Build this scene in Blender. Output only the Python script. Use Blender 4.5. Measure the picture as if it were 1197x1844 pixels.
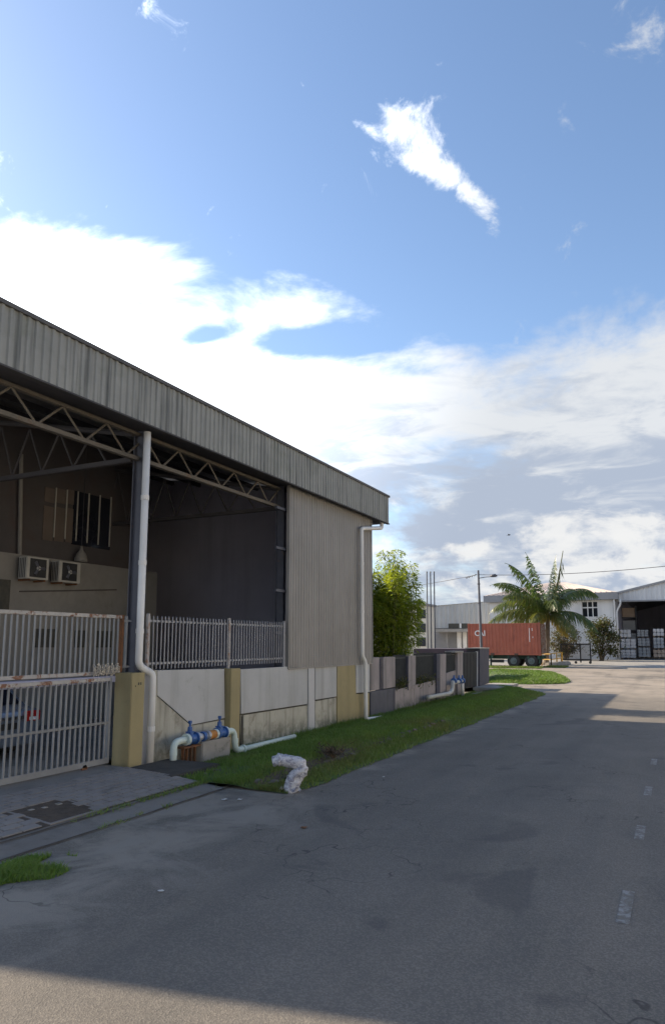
import bpy, bmesh, math, random
from mathutils import Vector, Matrix, noise as mnoise
R = math.radians
scn = bpy.context.scene
for o in list(bpy.data.objects): bpy.data.objects.remove(o)
col = scn.collection

# ------------------------------------------------------------------ camera
PW, PH = 1197.0, 1844.0
F, PITCH, VX, HY = 1250.0, R(8), 1218.0, 1157.0
CX = PW / 2; CY = HY - F * math.tan(PITCH)
YAW = math.atan((VX - CX) / (F / math.cos(PITCH)))
HC = 2.4
FW = Vector((-math.sin(YAW) * math.cos(PITCH), math.cos(YAW) * math.cos(PITCH), math.sin(PITCH)))
RT = Vector((math.cos(YAW), math.sin(YAW), 0)); UP = RT.cross(FW)
CAM = Vector((0, 0, HC))
cd = bpy.data.cameras.new('camera'); cam = bpy.data.objects.new('camera', cd); col.objects.link(cam)
cd.sensor_fit = 'VERTICAL'; cd.sensor_height = 36; cd.lens = F / PH * 36
cd.shift_y = (CY - PH / 2) / PH; cd.clip_start = .1; cd.clip_end = 3000
m = Matrix((RT, UP, -FW)).transposed().to_4x4(); m.translation = CAM; cam.matrix_world = m
scn.camera = cam
scn.render.resolution_x, scn.render.resolution_y = 664, 1024

# pixel of the photograph -> point on a known plane of the place
def ray(x, y): return FW + RT * ((x - CX) / F) - UP * ((y - CY) / F)
def onX(x, y, X): d = ray(x, y); return CAM + d * (X / d.x)
def onY(x, y, Y): d = ray(x, y); return CAM + d * (Y / d.y)
def onZ(x, y, Z=0.0): d = ray(x, y); return CAM + d * ((Z - HC) / d.z)

# ------------------------------------------------------------------ light
SX, SY = 1.8, -0.10                      # shadow run per metre of height
to_sun = Vector((-SX, -SY, 1)).normalized()
SUN_EL = math.asin(to_sun.z); SUN_AZ = math.atan2(to_sun.x, to_sun.y)
sd = bpy.data.lights.new('sun', 'SUN'); sd.energy = 2.7; sd.angle = R(.5); sd.color = (1, .85, .65)
so = bpy.data.objects.new('sun', sd); col.objects.link(so)
so.rotation_euler = to_sun.to_track_quat('Z', 'Y').to_euler(); so.location = (-60, 10, 60)
scn.view_settings.view_transform = 'Standard'; scn.view_settings.look = 'None'
scn.view_settings.exposure = 1.75; scn.view_settings.gamma = 1
try: scn.view_settings.use_curve_mapping = False
except Exception: pass

SKY_STRENGTH = .07
def build_world():
    w = bpy.data.worlds.new('World'); scn.world = w; w.use_nodes = True
    nt = w.node_tree; N = nt.nodes; L = nt.links; N.clear()
    out = N.new('ShaderNodeOutputWorld'); bg = N.new('ShaderNodeBackground'); bg.inputs[1].default_value = SKY_STRENGTH
    L.new(bg.outputs[0], out.inputs[0])
    sky = N.new('ShaderNodeTexSky'); sky.sky_type = 'NISHITA'; sky.sun_disc = False
    sky.sun_elevation = SUN_EL; sky.sun_rotation = SUN_AZ; sky.air_density = 1.0; sky.dust_density = .6; sky.ozone_density = 2.2
    tc = N.new('ShaderNodeTexCoord'); D = tc.outputs['Generated']
    def mth(op, a, b=None, c=None, clamp=False):
        n = N.new('ShaderNodeMath'); n.operation = op; n.use_clamp = clamp
        for i, v in enumerate((a, b, c)):
            if v is None: continue
            if isinstance(v, (int, float)): n.inputs[i].default_value = v
            else: L.new(v, n.inputs[i])
        return n.outputs[0]
    def dot(v):
        n = N.new('ShaderNodeVectorMath'); n.operation = 'DOT_PRODUCT'; L.new(D, n.inputs[0]); n.inputs[1].default_value = v
        return n.outputs['Value']
    def smooth(x, a, b):
        n = N.new('ShaderNodeMapRange'); n.interpolation_type = 'SMOOTHSTEP'; L.new(x, n.inputs[0])
        n.inputs[1].default_value = a; n.inputs[2].default_value = b; return n.outputs[0]
    sep = N.new('ShaderNodeSeparateXYZ'); L.new(D, sep.inputs[0]); Z = sep.outputs[2]
    # cloud deck seen in perspective: x/(z+k), y/(z+k)
    zz = mth('MAXIMUM', mth('ADD', Z, .10), .03)
    pc = N.new('ShaderNodeCombineXYZ'); L.new(mth('DIVIDE', sep.outputs[0], zz), pc.inputs[0]); L.new(mth('DIVIDE', sep.outputs[1], zz), pc.inputs[1])
    def noise(vec, sc, det, rough, dist=0.0, off=(0, 0, 0), scale3=(1, 1, 1), rz=0.0):
        mp = N.new('ShaderNodeMapping'); L.new(vec, mp.inputs[0]); mp.inputs[1].default_value = off; mp.inputs[3].default_value = scale3; mp.inputs[2].default_value = (0, 0, rz)
        n = N.new('ShaderNodeTexNoise'); n.inputs['Scale'].default_value = sc; n.inputs['Detail'].default_value = det
        n.inputs['Roughness'].default_value = rough; n.inputs['Distortion'].default_value = dist
        L.new(mp.outputs[0], n.inputs['Vector']); return n.outputs[0]
    n_big = noise(pc.outputs[0], 1.15, 9, .58, .35, (3.1, 7.7, 0))
    n_str = noise(pc.outputs[0], 1.0, 8, .62, .5, (1.3, .4, 0), (.55, 2.4, 1), R(28))
    n_cum = noise(D, 9.0, 10, .6, .3, (2.2, .3, 1.9), (1, 1, 1.9))
    n_fine = noise(D, 16.0, 8, .68, .4, (.2, 4.3, 1.0))
    def blob(x, y, rx, ry, ang, amp):
        c = ray(x, y).normalized(); u0 = (RT - c * RT.dot(c)).normalized(); v0 = c.cross(u0)
        a = R(-ang); u = u0 * math.cos(a) + v0 * math.sin(a); v = v0 * math.cos(a) - u0 * math.sin(a)
        du = mth('DIVIDE', dot(u), rx / F); dv = mth('DIVIDE', dot(v), ry / F)
        d2 = mth('ADD', mth('MULTIPLY', du, du), mth('MULTIPLY', dv, dv))
        g = mth('MULTIPLY', mth('EXPONENT', mth('MULTIPLY', d2, -1.0)), amp)
        return mth('MULTIPLY', g, smooth(dot(c), 0.0, .3))
    def add(*a):
        r = a[0]
        for q in a[1:]: r = mth('ADD', r, q)
        return r
    n_puff = noise(D, 4.6, 11, .60, .35, (4.2, 1.3, .9), (1, 1, 2.1))
    n_tex = noise(D, 9.0, 10, .60, .5, (1.2, 7.3, 2.9), (1, 1, 3.4))
    # 1. veil / bank that fills the low sky
    elev = smooth(Z, .455, .345)
    bank = add(mth('MULTIPLY', elev, .62), mth('MULTIPLY', smooth(Z, .46, .58), -.40), blob(40, 610, 330, 150, -8, .62), blob(330, 500, 210, 60, -4, .34), blob(520, 575, 170, 40, 6, .25),
               blob(600, 615, 130, 26, 0, -.60), blob(375, 605, 50, 16, 10, -.50), blob(750, 670, 60, 16, 8, -.25), mth('MULTIPLY', mth('SUBTRACT', n_puff, .5), 1.75), mth('MULTIPLY', mth('SUBTRACT', n_str, .5), .35))
    c_bank = smooth(bank, .15, .64)
    # 2. broken cumulus tufts, high up
    tuft = add(blob(735, 225, 66, 40, -42, .60), blob(790, 312, 62, 22, -30, .50), blob(868, 375, 72, 20, -48, .58), blob(650, 225, 40, 10, -25, .3), blob(760, 300, 60, 14, -10, .3), blob(818, 66, 34, 20, 40, .26),
               blob(1150, 55, 75, 36, -30, .30), blob(4, 310, 50, 46, -40, .32), blob(945, 380, 24, 10, -20, .25), blob(860, 165, 16, 8, -30, .25), mth('MULTIPLY', mth('SUBTRACT', n_fine, .5), 1.8))
    c_tuft = smooth(tuft, .24, .74)
    # 3. cumulus heads low over the horizon
    lowz = mth('MULTIPLY', smooth(Z, .185, .13), smooth(Z, -.02, .05))
    cum = add(mth('MULTIPLY', lowz, .30), blob(708, 905, 26, 26, 0, .30), blob(985, 945, 60, 28, 0, .34), blob(1150, 940, 85, 32, 0, .36), blob(850, 985, 60, 18, 0, .16), mth('MULTIPLY', mth('SUBTRACT', n_cum, .5), 1.5))
    c_cum = smooth(cum, .25, .52)
    cover = mth('MAXIMUM', mth('MAXIMUM', c_bank, c_tuft), mth('MULTIPLY', c_cum, .9), clamp=True)
    # cloud colour: white, grey-blue where the layer is thick and far from the sun
    s = dot(to_sun)
    glow = mth('MULTIPLY', smooth(s, .35, .97), 1.0)
    thick = smooth(add(n_tex, mth('MULTIPLY', n_str, .35), mth('MULTIPLY', smooth(Z, .36, .17), .20)), .62, .88)
    cr = N.new('ShaderNodeMix'); cr.data_type = 'RGBA'
    cr.inputs[6].default_value = (5.0, 5.2, 5.45, 1); cr.inputs[7].default_value = (2.95, 3.4, 4.2, 1)
    L.new(mth('MULTIPLY', mth('MULTIPLY', thick, mth('MULTIPLY_ADD', smooth(Z, .40, .22), .55, .45)), mth('SUBTRACT', 1.0, c_tuft, clamp=True)), cr.inputs[0])
    # cumulus heads over the grey layer
    cr2 = N.new('ShaderNodeMix'); cr2.data_type = 'RGBA'; L.new(cr.outputs[2], cr2.inputs[6]); cr2.inputs[7].default_value = (5.85, 5.85, 5.8, 1)
    L.new(mth('MULTIPLY', smooth(cum, .26, .48), .9), cr2.inputs[0])
    gm = N.new('ShaderNodeVectorMath'); gm.operation = 'SCALE'; L.new(cr2.outputs[2], gm.inputs[0]); L.new(mth('MULTIPLY_ADD', glow, 2.2, .66), gm.inputs['Scale'])
    # clear-sky colour
    hs = N.new('ShaderNodeMix'); hs.data_type = 'RGBA'; hs.blend_type = 'MULTIPLY'; hs.inputs[0].default_value = 1.0
    L.new(sky.outputs[0], hs.inputs[6]); hs.inputs[7].default_value = (1.0, 1.0, 1.0, 1)
    mx = N.new('ShaderNodeMix'); mx.data_type = 'RGBA'; L.new(cover, mx.inputs[0]); L.new(hs.outputs[2], mx.inputs[6]); L.new(gm.outputs[0], mx.inputs[7])
    L.new(mx.outputs[2], bg.inputs[0])
build_world()

# ------------------------------------------------------------------ materials
def new_mat(name):
    mt = bpy.data.materials.new(name); mt.use_nodes = True
    nt = mt.node_tree; b = nt.nodes['Principled BSDF']; return mt, nt, b
def nd(nt, t, **kw):
    n = nt.nodes.new(t)
    for k, v in kw.items(): setattr(n, k, v)
    return n
def rgba(c): return (c[0], c[1], c[2], 1)
def n_noise(nt, vec, scale, detail=5, rough=.6, stretch=None, dist=0):
    mp = nd(nt, 'ShaderNodeMapping'); nt.links.new(vec, mp.inputs[0])
    if stretch: mp.inputs[3].default_value = stretch
    n = nd(nt, 'ShaderNodeTexNoise'); n.inputs['Scale'].default_value = scale; n.inputs['Detail'].default_value = detail
    n.inputs['Roughness'].default_value = rough; n.inputs['Distortion'].default_value = dist
    nt.links.new(mp.outputs[0], n.inputs['Vector']); return n.outputs[0]
def n_ramp(nt, fac, a, b):
    n = nd(nt, 'ShaderNodeMapRange', interpolation_type='SMOOTHSTEP'); nt.links.new(fac, n.inputs[0]); n.inputs[1].default_value = a; n.inputs[2].default_value = b
    return n.outputs[0]
def n_mix(nt, fac, a, b, blend='MIX'):
    n = nd(nt, 'ShaderNodeMix', data_type='RGBA', blend_type=blend)
    if isinstance(fac, (int, float)): n.inputs[0].default_value = fac
    else: nt.links.new(fac, n.inputs[0])
    for i, v in ((6, a), (7, b)):
        if isinstance(v, tuple): n.inputs[i].default_value = rgba(v)
        else: nt.links.new(v, n.inputs[i])
    return n.outputs[2]
def n_math(nt, op, a, b, clamp=True):
    n = nd(nt, 'ShaderNodeMath', operation=op, use_clamp=clamp)
    for i, v in ((0, a), (1, b)):
        if isinstance(v, (int, float)): n.inputs[i].default_value = v
        else: nt.links.new(v, n.inputs[i])
    return n.outputs[0]
def wmat(name, c1, c2, scale=2.0, rough=.8, metal=0.0, streak=None, stain=None, bump=(40, .25), low=None, piece=0.0):
    """mottled surface; streak = (colour, amount, scale) runs down the wall, stain = (colour, lo, hi, scale) blotches,
    low = (colour, z, height) splash dirt near the ground, piece = brightness spread between alike pieces"""
    mt, nt, b = new_mat(name); g = nd(nt, 'ShaderNodeNewGeometry'); P = g.outputs['Position']
    c = n_mix(nt, n_ramp(nt, n_noise(nt, P, scale, 6, .65), .3, .7), c1, c2)
    if streak:
        c = n_mix(nt, n_math(nt, 'MULTIPLY', n_ramp(nt, n_noise(nt, P, streak[2], 5, .6, (1, 1, .06)), .47, .72), streak[1]), c, streak[0])
    if stain:
        c = n_mix(nt, n_ramp(nt, n_noise(nt, P, stain[3], 8, .68, None, .4), stain[1], stain[2]), c, stain[0])
    if low:
        sp = nd(nt, 'ShaderNodeSeparateXYZ'); nt.links.new(P, sp.inputs[0])
        h = n_ramp(nt, sp.outputs[2], low[1] + low[2], low[1])
        c = n_mix(nt, n_math(nt, 'MULTIPLY', h, n_ramp(nt, n_noise(nt, P, 3.5, 6, .7), .35, .62)), c, low[0])
    if piece:
        oi = nd(nt, 'ShaderNodeObjectInfo')
        v = nd(nt, 'ShaderNodeMapRange'); nt.links.new(oi.outputs['Random'], v.inputs[0]); v.inputs[3].default_value = 1 - piece; v.inputs[4].default_value = 1 + piece
        hv = nd(nt, 'ShaderNodeHueSaturation'); nt.links.new(v.outputs[0], hv.inputs['Value']); nt.links.new(c, hv.inputs['Color']); c = hv.outputs[0]
    nt.links.new(c, b.inputs['Base Color']); b.inputs['Roughness'].default_value = rough; b.inputs['Metallic'].default_value = metal
    if bump:
        bp = nd(nt, 'ShaderNodeBump'); bp.inputs['Strength'].default_value = bump[1]; bp.inputs['Distance'].default_value = .02
        nt.links.new(n_noise(nt, P, bump[0], 4, .6), bp.inputs['Height']); nt.links.new(bp.outputs[0], b.inputs['Normal'])
    return mt
M = {}
M['white_wall'] = wmat('white_painted_concrete', (.41, .412, .405), (.46, .46, .45), 1.3, .85, streak=((.25, .24, .215), .5, 2.2), stain=((.26, .25, .22), .58, .80, 1.7), bump=(30, .15))
M['cream_wall'] = wmat('stained_cream_concrete', (.40, .385, .32), (.46, .44, .365), 1.5, .88, streak=((.14, .13, .10), .75, 3.2), stain=((.19, .17, .125), .50, .74, 2.3), low=((.09, .095, .06), -.2, .75), bump=(28, .25))
M['white_pilaster'] = wmat('white_pilaster_paint', (.46, .455, .45), (.51, .505, .495), 1.5, .8, streak=((.24, .25, .24), .3, 3), bump=(30, .12))
M['yellow'] = wmat('yellow_paint', (.325, .27, .14), (.285, .242, .13), 2.2, .82, streak=((.20, .17, .08), .5, 3), stain=((.16, .14, .08), .58, .78, 2.8), low=((.10, .10, .05), -.2, .45), bump=(30, .2))
M['groove'] = wmat('dark_joint', (.05, .05, .045), (.08, .075, .06), 6, .95, bump=None)
M['grey_wall'] = wmat('mauve_grey_concrete', (.27, .24, .235), (.33, .29, .28), 1.4, .88, streak=((.09, .085, .08), .5, 2.5), stain=((.12, .11, .105), .58, .8, 1.6), low=((.07, .075, .05), -.1, .5), bump=(28, .2))
M['dark_wall'] = wmat('dark_grey_panel', (.085, .085, .10), (.11, .11, .125), 1.6, .8, streak=((.05, .05, .055), .5, 3), bump=(28, .15))
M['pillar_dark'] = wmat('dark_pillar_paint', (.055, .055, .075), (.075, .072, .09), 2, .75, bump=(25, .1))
M['concrete'] = wmat('weathered_concrete', (.24, .23, .21), (.33, .31, .28), 1.7, .9, stain=((.10, .10, .085), .52, .75, 2.6), bump=(35, .35))
M['slab_dark'] = wmat('slab_with_gap_shade', (.035, .033, .031), (.06, .056, .05), 3, .92, stain=((.13, .12, .105), .62, .8, 4), bump=(35, .4))  # dark slab, coloured darker still for the shadowed drain opening beneath
M['fascia'] = wmat('weathered_fascia_sheet', (.235, .24, .225), (.29, .293, .273), 1.0, .62, .15, streak=((.09, .095, .09), .85, 5.5), stain=((.17, .18, .15), .52, .8, .9), bump=None)
M['cap'] = wmat('dark_roof_trim', (.07, .07, .075), (.11, .105, .10), 4, .7, .2, bump=None)
M['clad'] = wmat('grey_wall_sheet', (.235, .225, .21), (.275, .262, .245), .8, .55, .15, streak=((.175, .165, .155), .4, 3), stain=((.20, .19, .175), .5, .85, .7), bump=None)
M['roofsheet'] = wmat('roof_sheet', (.16, .16, .165), (.22, .22, .22), .8, .6, .2, bump=None)
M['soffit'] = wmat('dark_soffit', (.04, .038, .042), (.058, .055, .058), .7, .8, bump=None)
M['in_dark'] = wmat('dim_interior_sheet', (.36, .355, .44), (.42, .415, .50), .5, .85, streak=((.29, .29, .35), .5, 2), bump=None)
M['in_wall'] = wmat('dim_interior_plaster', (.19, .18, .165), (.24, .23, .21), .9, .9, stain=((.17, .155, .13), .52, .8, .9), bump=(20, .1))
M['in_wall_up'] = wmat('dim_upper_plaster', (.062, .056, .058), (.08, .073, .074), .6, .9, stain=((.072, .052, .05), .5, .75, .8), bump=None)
M['steel'] = wmat('painted_steel_column', (.055, .058, .075), (.075, .08, .10), 2, .55, .1, stain=((.12, .085, .06), .62, .78, 3), bump=None)
M['truss'] = wmat('rusty_beige_truss', (.10, .088, .073), (.13, .115, .095), 2, .75, stain=((.11, .075, .05), .50, .72, 4), bump=None)
M['pvc'] = wmat('white_pvc_pipe', (.62, .61, .58), (.70, .69, .66), 1.5, .45, streak=((.40, .38, .34), .4, 4), bump=None)
M['pvc_grey'] = wmat('weathered_pvc_pipe', (.42, .42, .38), (.52, .51, .46), 3, .6, stain=((.18, .19, .16), .5, .75, 6), bump=None)
M['fence'] = wmat('galvanised_bar', (.235, .24, .26), (.30, .305, .325), 3, .5, .35, stain=((.22, .18, .16), .64, .80, 5), bump=None, piece=.12)
M['gatebar'] = wmat('grey_gate_bar', (.17, .178, .19), (.215, .225, .236), 2, .5, .25, stain=((.22, .19, .17), .66, .82, 5), bump=None, piece=.10)
M['rustpaint'] = wmat('peeling_white_rust', (.36, .34, .315), (.42, .40, .37), 3, .7, .1, stain=((.20, .095, .055), .52, .60, 4.5), bump=(25, .3))
M['rust'] = wmat('rust', (.20, .085, .035), (.11, .055, .03), 6, .9, stain=((.30, .15, .05), .55, .75, 12), bump=(60, .5))
M['rustpost'] = wmat('rust_stained_post', (.36, .34, .33), (.42, .40, .38), 4, .7, .1, stain=((.27, .15, .09), .46, .62, 3.2), bump=None)
M['palegreen'] = wmat('pale_green_pipe', (.50, .60, .56), (.58, .66, .62), 4, .5, stain=((.30, .30, .24), .60, .78, 7), bump=(30, .1))
M['blue'] = wmat('blue_cast_iron', (.025, .085, .27), (.04, .12, .33), 7, .45, stain=((.04, .05, .09), .58, .74, 10), bump=(40, .2))
M['orange'] = wmat('orange_rust_joint', (.50, .22, .04), (.34, .13, .03), 9, .7, bump=(40, .3))
M['meter'] = wmat('dusty_steel_meter', (.42, .44, .47), (.30, .32, .36), 9, .4, .4, bump=None)
M['plastic'] = wmat('crumpled_white_plastic', (.46, .46, .50), (.60, .60, .62), 12, .38, stain=((.24, .24, .29), .46, .60, 16), bump=(34, 1.0))
M['paper'] = wmat('white_litter', (.50, .50, .49), (.42, .42, .40), 8, .7, bump=None)
M['soil'] = wmat('dark_soil', (.055, .042, .032), (.09, .068, .05), 5, .95, stain=((.13, .10, .07), .56, .75, 3), bump=(30, .6))
M['turf'] = wmat('mossy_turf', (.06, .10, .026), (.085, .125, .036), 3, .95, stain=((.085, .065, .045), .54, .70, 1.1), bump=(30, .6))
M['stone'] = wmat('broken_kerb_stone', (.10, .086, .074), (.16, .14, .12), 4, .95, stain=((.05, .05, .035), .44, .66, 6), bump=(25, .7), piece=.25)
M['black_metal'] = wmat('black_metal', (.018, .019, .022), (.03, .03, .032), 3, .5, .2, bump=None)
M['grille'] = wmat('dark_grille', (.03, .034, .036), (.045, .05, .05), 3, .6, .1, bump=None)
M['glass_dark'] = wmat('dark_glass', (.012, .014, .022), (.02, .022, .03), .5, .08, bump=None)
M['container'] = wmat('brick_red_container', (.36, .10, .06), (.42, .13, .08), 1.0, .6, stain=((.24, .075, .05), .55, .75, 1.1), streak=((.19, .065, .045), .45, 3.5), bump=None)
M['lettering'] = wmat('white_lettering', (.8, .8, .78), (.7, .7, .68), 5, .6, bump=None)
M['green_metal'] = wmat('dark_green_chassis', (.02, .06, .045), (.03, .08, .06), 3, .5, bump=None)
M['tyre'] = wmat('tyre_rubber', (.022, .022, .024), (.04, .039, .038), 6, .85, bump=None)
M['hub'] = wmat('grey_wheel_hub', (.10, .13, .13), (.14, .17, .17), 6, .55, bump=None)
M['yellow_rail'] = wmat('yellow_rail_paint', (.60, .36, .04), (.50, .29, .04), 4, .6, stain=((.25, .14, .04), .58, .75, 6), bump=None)
M['far_white'] = wmat('far_white_wall', (.66, .65, .63), (.73, .72, .70), .4, .85, streak=((.45, .46, .45), .4, 1.2), bump=None)
M['far_trim'] = wmat('far_grey_trim', (.25, .25, .26), (.31, .31, .31), .8, .7, bump=None)
M['far_roof'] = wmat('pale_metal_roof', (.52, .44, .39), (.60, .51, .45), .4, .6, bump=None)
M['far_sheet'] = wmat('far_grey_sheet', (.36, .37, .37), (.43, .44, .43), .3, .65, .1, streak=((.24, .245, .245), .5, 1.4), bump=None)
M['gable'] = wmat('pale_blue_grey_sheet', (.58, .59, .60), (.64, .65, .65), .3, .65, .1, streak=((.48, .49, .50), .4, 1.4), bump=None)
M['bale'] = wmat('white_wrapped_bale', (.58, .57, .57), (.68, .67, .66), 1.2, .7, stain=((.36, .34, .33), .52, .72, 1.6), bump=None, piece=.15)
M['bale_tan'] = wmat('tan_carton', (.42, .32, .24), (.5, .40, .31), 1.2, .8, bump=None, piece=.12)
M['bale_grey'] = wmat('grey_wrapped_bale', (.36, .38, .40), (.44, .46, .47), 1.2, .7, stain=((.25, .26, .27), .52, .72, 1.6), bump=None, piece=.12)
M['pallet'] = wmat('pallet_wood', (.16, .11, .075), (.22, .16, .11), 3, .9, bump=None)
M['purple_roof'] = wmat('dark_purple_roof', (.06, .045, .06), (.08, .06, .075), 1.5, .7, bump=None)
M['carpaint'] = wmat('steel_blue_car_paint', (.20, .25, .33), (.22, .27, .35), 1, .25, .5, bump=None)
M['red_lens'] = wmat('red_lens', (.35, .02, .02), (.4, .03, .03), 4, .15, bump=None)
M['clear_lens'] = wmat('clear_lens', (.7, .72, .75), (.75, .77, .8), 4, .1, bump=None)
M['chrome'] = wmat('chrome', (.6, .6, .62), (.65, .65, .67), 4, .15, .9, bump=None)
M['ac'] = wmat('aged_white_casing', (.34, .33, .30), (.40, .385, .35), 3, .6, bump=None)
M['curtain'] = wmat('brown_curtain', (.10, .082, .07), (.13, .105, .09), 1.2, .9, bump=None)
M['lamp_grey'] = wmat('grey_lamp_housing', (.07, .075, .09), (.1, .1, .115), 4, .5, bump=None)
M['wire'] = wmat('cable_black', (.03, .03, .035), (.04, .04, .045), 4, .6, bump=None)
M['bird'] = wmat('dark_feathers', (.02, .02, .022), (.035, .033, .032), 9, .8, bump=None)
M['trunk'] = wmat('palm_trunk', (.14, .115, .09), (.22, .185, .145), 5, .95, bump=(14, .8))
M['culm'] = wmat('bamboo_culm', (.10, .12, .04), (.17, .17, .06), 3, .6, bump=None)
M['branch'] = wmat('shrub_stem', (.10, .075, .05), (.15, .11, .07), 6, .9, bump=None)
M['cream_sheet'] = wmat('cream_wall_sheet', (.70, .64, .52), (.76, .70, .58), .6, .7, bump=None)
M['line_paint'] = wmat('worn_white_line', (.30, .30, .29), (.22, .215, .205), 5, .85, stain=((.15, .135, .115), .40, .56, 14), bump=(90, .4))
M['wirecoil'] = wmat('dull_razor_wire', (.50, .45, .37), (.58, .53, .45), 5, .6, .3, bump=None)

def leaf_mat(name, c1, c2, scale, trans=.35, rough=.5, tip=None):
    mt, nt, b = new_mat(name); g = nd(nt, 'ShaderNodeNewGeometry')
    at = nd(nt, 'ShaderNodeAttribute', attribute_name='tone')
    c = n_mix(nt, n_ramp(nt, n_noise(nt, g.outputs['Position'], scale, 3), .3, .7), c1, c2)
    if tip: c = n_mix(nt, at.outputs['Fac'], c, tip)
    nt.links.new(c, b.inputs['Base Color']); b.inputs['Roughness'].default_value = rough
    tr = nd(nt, 'ShaderNodeBsdfTranslucent')
    cc = n_mix(nt, 1.0, c, (1.5, 1.6, .7), 'MULTIPLY'); nt.links.new(cc, tr.inputs[0])
    ms = nd(nt, 'ShaderNodeMixShader'); ms.inputs[0].default_value = trans
    nt.links.new(b.outputs[0], ms.inputs[1]); nt.links.new(tr.outputs[0], ms.inputs[2])
    nt.links.new(ms.outputs[0], nt.nodes['Material Output'].inputs[0]); return mt
M['grass'] = leaf_mat('grass_blades', (.09, .18, .03), (.135, .235, .042), 1.6, .30, .6, tip=(.15, .14, .055))
M['bamboo_leaf'] = leaf_mat('bamboo_leaves', (.10, .165, .024), (.15, .21, .034), 1.2, .6, .45, tip=(.33, .32, .055))
M['palm_leaf'] = leaf_mat('palm_leaflets', (.045, .085, .028), (.075, .115, .035), .8, .35, .35, tip=(.42, .30, .08))
M['shrub_leaf'] = leaf_mat('shrub_leaves', (.045, .075, .022), (.085, .10, .03), 1.0, .35, .5, tip=(.15, .09, .06))

def asphalt():
    mt, nt, b = new_mat('worn_asphalt'); g = nd(nt, 'ShaderNodeNewGeometry'); P = g.outputs['Position']
    sp = nd(nt, 'ShaderNodeSeparateXYZ'); nt.links.new(P, sp.inputs[0])
    c = n_mix(nt, n_ramp(nt, n_noise(nt, P, .55, 7, .62), .30, .70), (.142, .13, .113), (.175, .158, .136))
    # tyre-worn lengthwise bands
    c = n_mix(nt, n_math(nt, 'MULTIPLY', n_ramp(nt, n_noise(nt, P, 1.1, 4, .6, (1, .05, 1)), .45, .7), .45), c, (.21, .183, .15))
    # aggregate
    vo = nd(nt, 'ShaderNodeTexVoronoi', feature='F1'); vo.inputs['Scale'].default_value = 75; nt.links.new(P, vo.inputs['Vector'])
    ag = nd(nt, 'ShaderNodeSeparateColor'); nt.links.new(vo.outputs['Color'], ag.inputs[0])
    c = n_mix(nt, n_ramp(nt, ag.outputs[0], .25, 1.0), n_mix(nt, 1.0, c, (.84, .84, .85), 'MULTIPLY'), n_mix(nt, 1.0, c, (1.20, 1.19, 1.17), 'MULTIPLY'))
    # dust at the kerb, by the driveway, and over the junction
    nz = n_noise(nt, P, .9, 8, .7, None, .5)
    edge = n_ramp(nt, sp.outputs[0], -4.85, -5.5)
    dust_e = n_math(nt, 'MULTIPLY', edge, n_ramp(nt, nz, .40, .62))
    c = n_mix(nt, n_math(nt, 'MULTIPLY', dust_e, .9), c, (.27, .24, .20))
    drv = n_math(nt, 'MULTIPLY', n_ramp(nt, sp.outputs[0], -3.6, -6.0), n_ramp(nt, sp.outputs[1], 10.5, 8.5))
    c = n_mix(nt, n_math(nt, 'MULTIPLY', n_math(nt, 'MULTIPLY', drv, n_ramp(nt, n_noise(nt, P, .75, 8, .66, None, .8), .45, .57)), .85), c, (.26, .235, .20))
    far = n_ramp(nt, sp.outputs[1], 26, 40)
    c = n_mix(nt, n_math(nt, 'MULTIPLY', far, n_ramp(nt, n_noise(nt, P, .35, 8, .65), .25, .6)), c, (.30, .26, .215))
    # wheel tracks polished paler, and a net of fine cracks in worn zones
    for tx in (-4.1, -2.3, 1.0, 2.8):
        dx_ = n_math(nt, 'ABSOLUTE', n_math(nt, 'SUBTRACT', sp.outputs[0], tx, False), 0, False)
        c = n_mix(nt, n_math(nt, 'MULTIPLY', n_ramp(nt, dx_, .45, .05), n_math(nt, 'MULTIPLY', n_ramp(nt, n_noise(nt, P, .8, 6, .6, (1, .25, 1)), .35, .65), .35)), c, (.10, .094, .086))
    wp = nd(nt, 'ShaderNodeVectorMath', operation='ADD'); nz3 = nd(nt, 'ShaderNodeTexNoise'); nz3.inputs['Scale'].default_value = 2.2; nt.links.new(P, nz3.inputs['Vector'])
    nt.links.new(P, wp.inputs[0]); nt.links.new(nz3.outputs['Color'], wp.inputs[1])
    vc = nd(nt, 'ShaderNodeTexVoronoi', feature='DISTANCE_TO_EDGE'); vc.inputs['Scale'].default_value = .75; nt.links.new(wp.outputs[0], vc.inputs['Vector'])
    crk = n_math(nt, 'MULTIPLY', n_ramp(nt, vc.outputs['Distance'], .012, .003), n_ramp(nt, n_noise(nt, P, .33, 4, .6), .50, .60))
    c = n_mix(nt, n_math(nt, 'MULTIPLY', crk, .7), c, (.04, .038, .036))
    # bitumen patches and oil
    c = n_mix(nt, n_math(nt, 'MULTIPLY', n_ramp(nt, n_noise(nt, P, .42, 5, .55, None, 1.2), .58, .68), .5), c, (.075, .072, .07))
    nt.links.new(c, b.inputs['Base Color']); b.inputs['Roughness'].default_value = .9; b.inputs['Specular IOR Level'].default_value = .25
    bp = nd(nt, 'ShaderNodeBump'); bp.inputs['Strength'].default_value = .38; bp.inputs['Distance'].default_value = .012
    nt.links.new(vo.outputs['Distance'], bp.inputs['Height']); nt.links.new(bp.outputs[0], b.inputs['Normal'])
    return mt
M['asphalt'] = asphalt()
M['land'] = wmat('dusty_ground', (.20, .175, .135), (.27, .24, .19), .3, .95, stain=((.09, .105, .045), .52, .70, .15), bump=(12, .4))
M['pavers'] = wmat('grey_pavers', (.20, .185, .175), (.25, .232, .215), 1.2, .9, stain=((.13, .12, .11), .50, .75, 1.3), bump=(60, .4))
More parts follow.
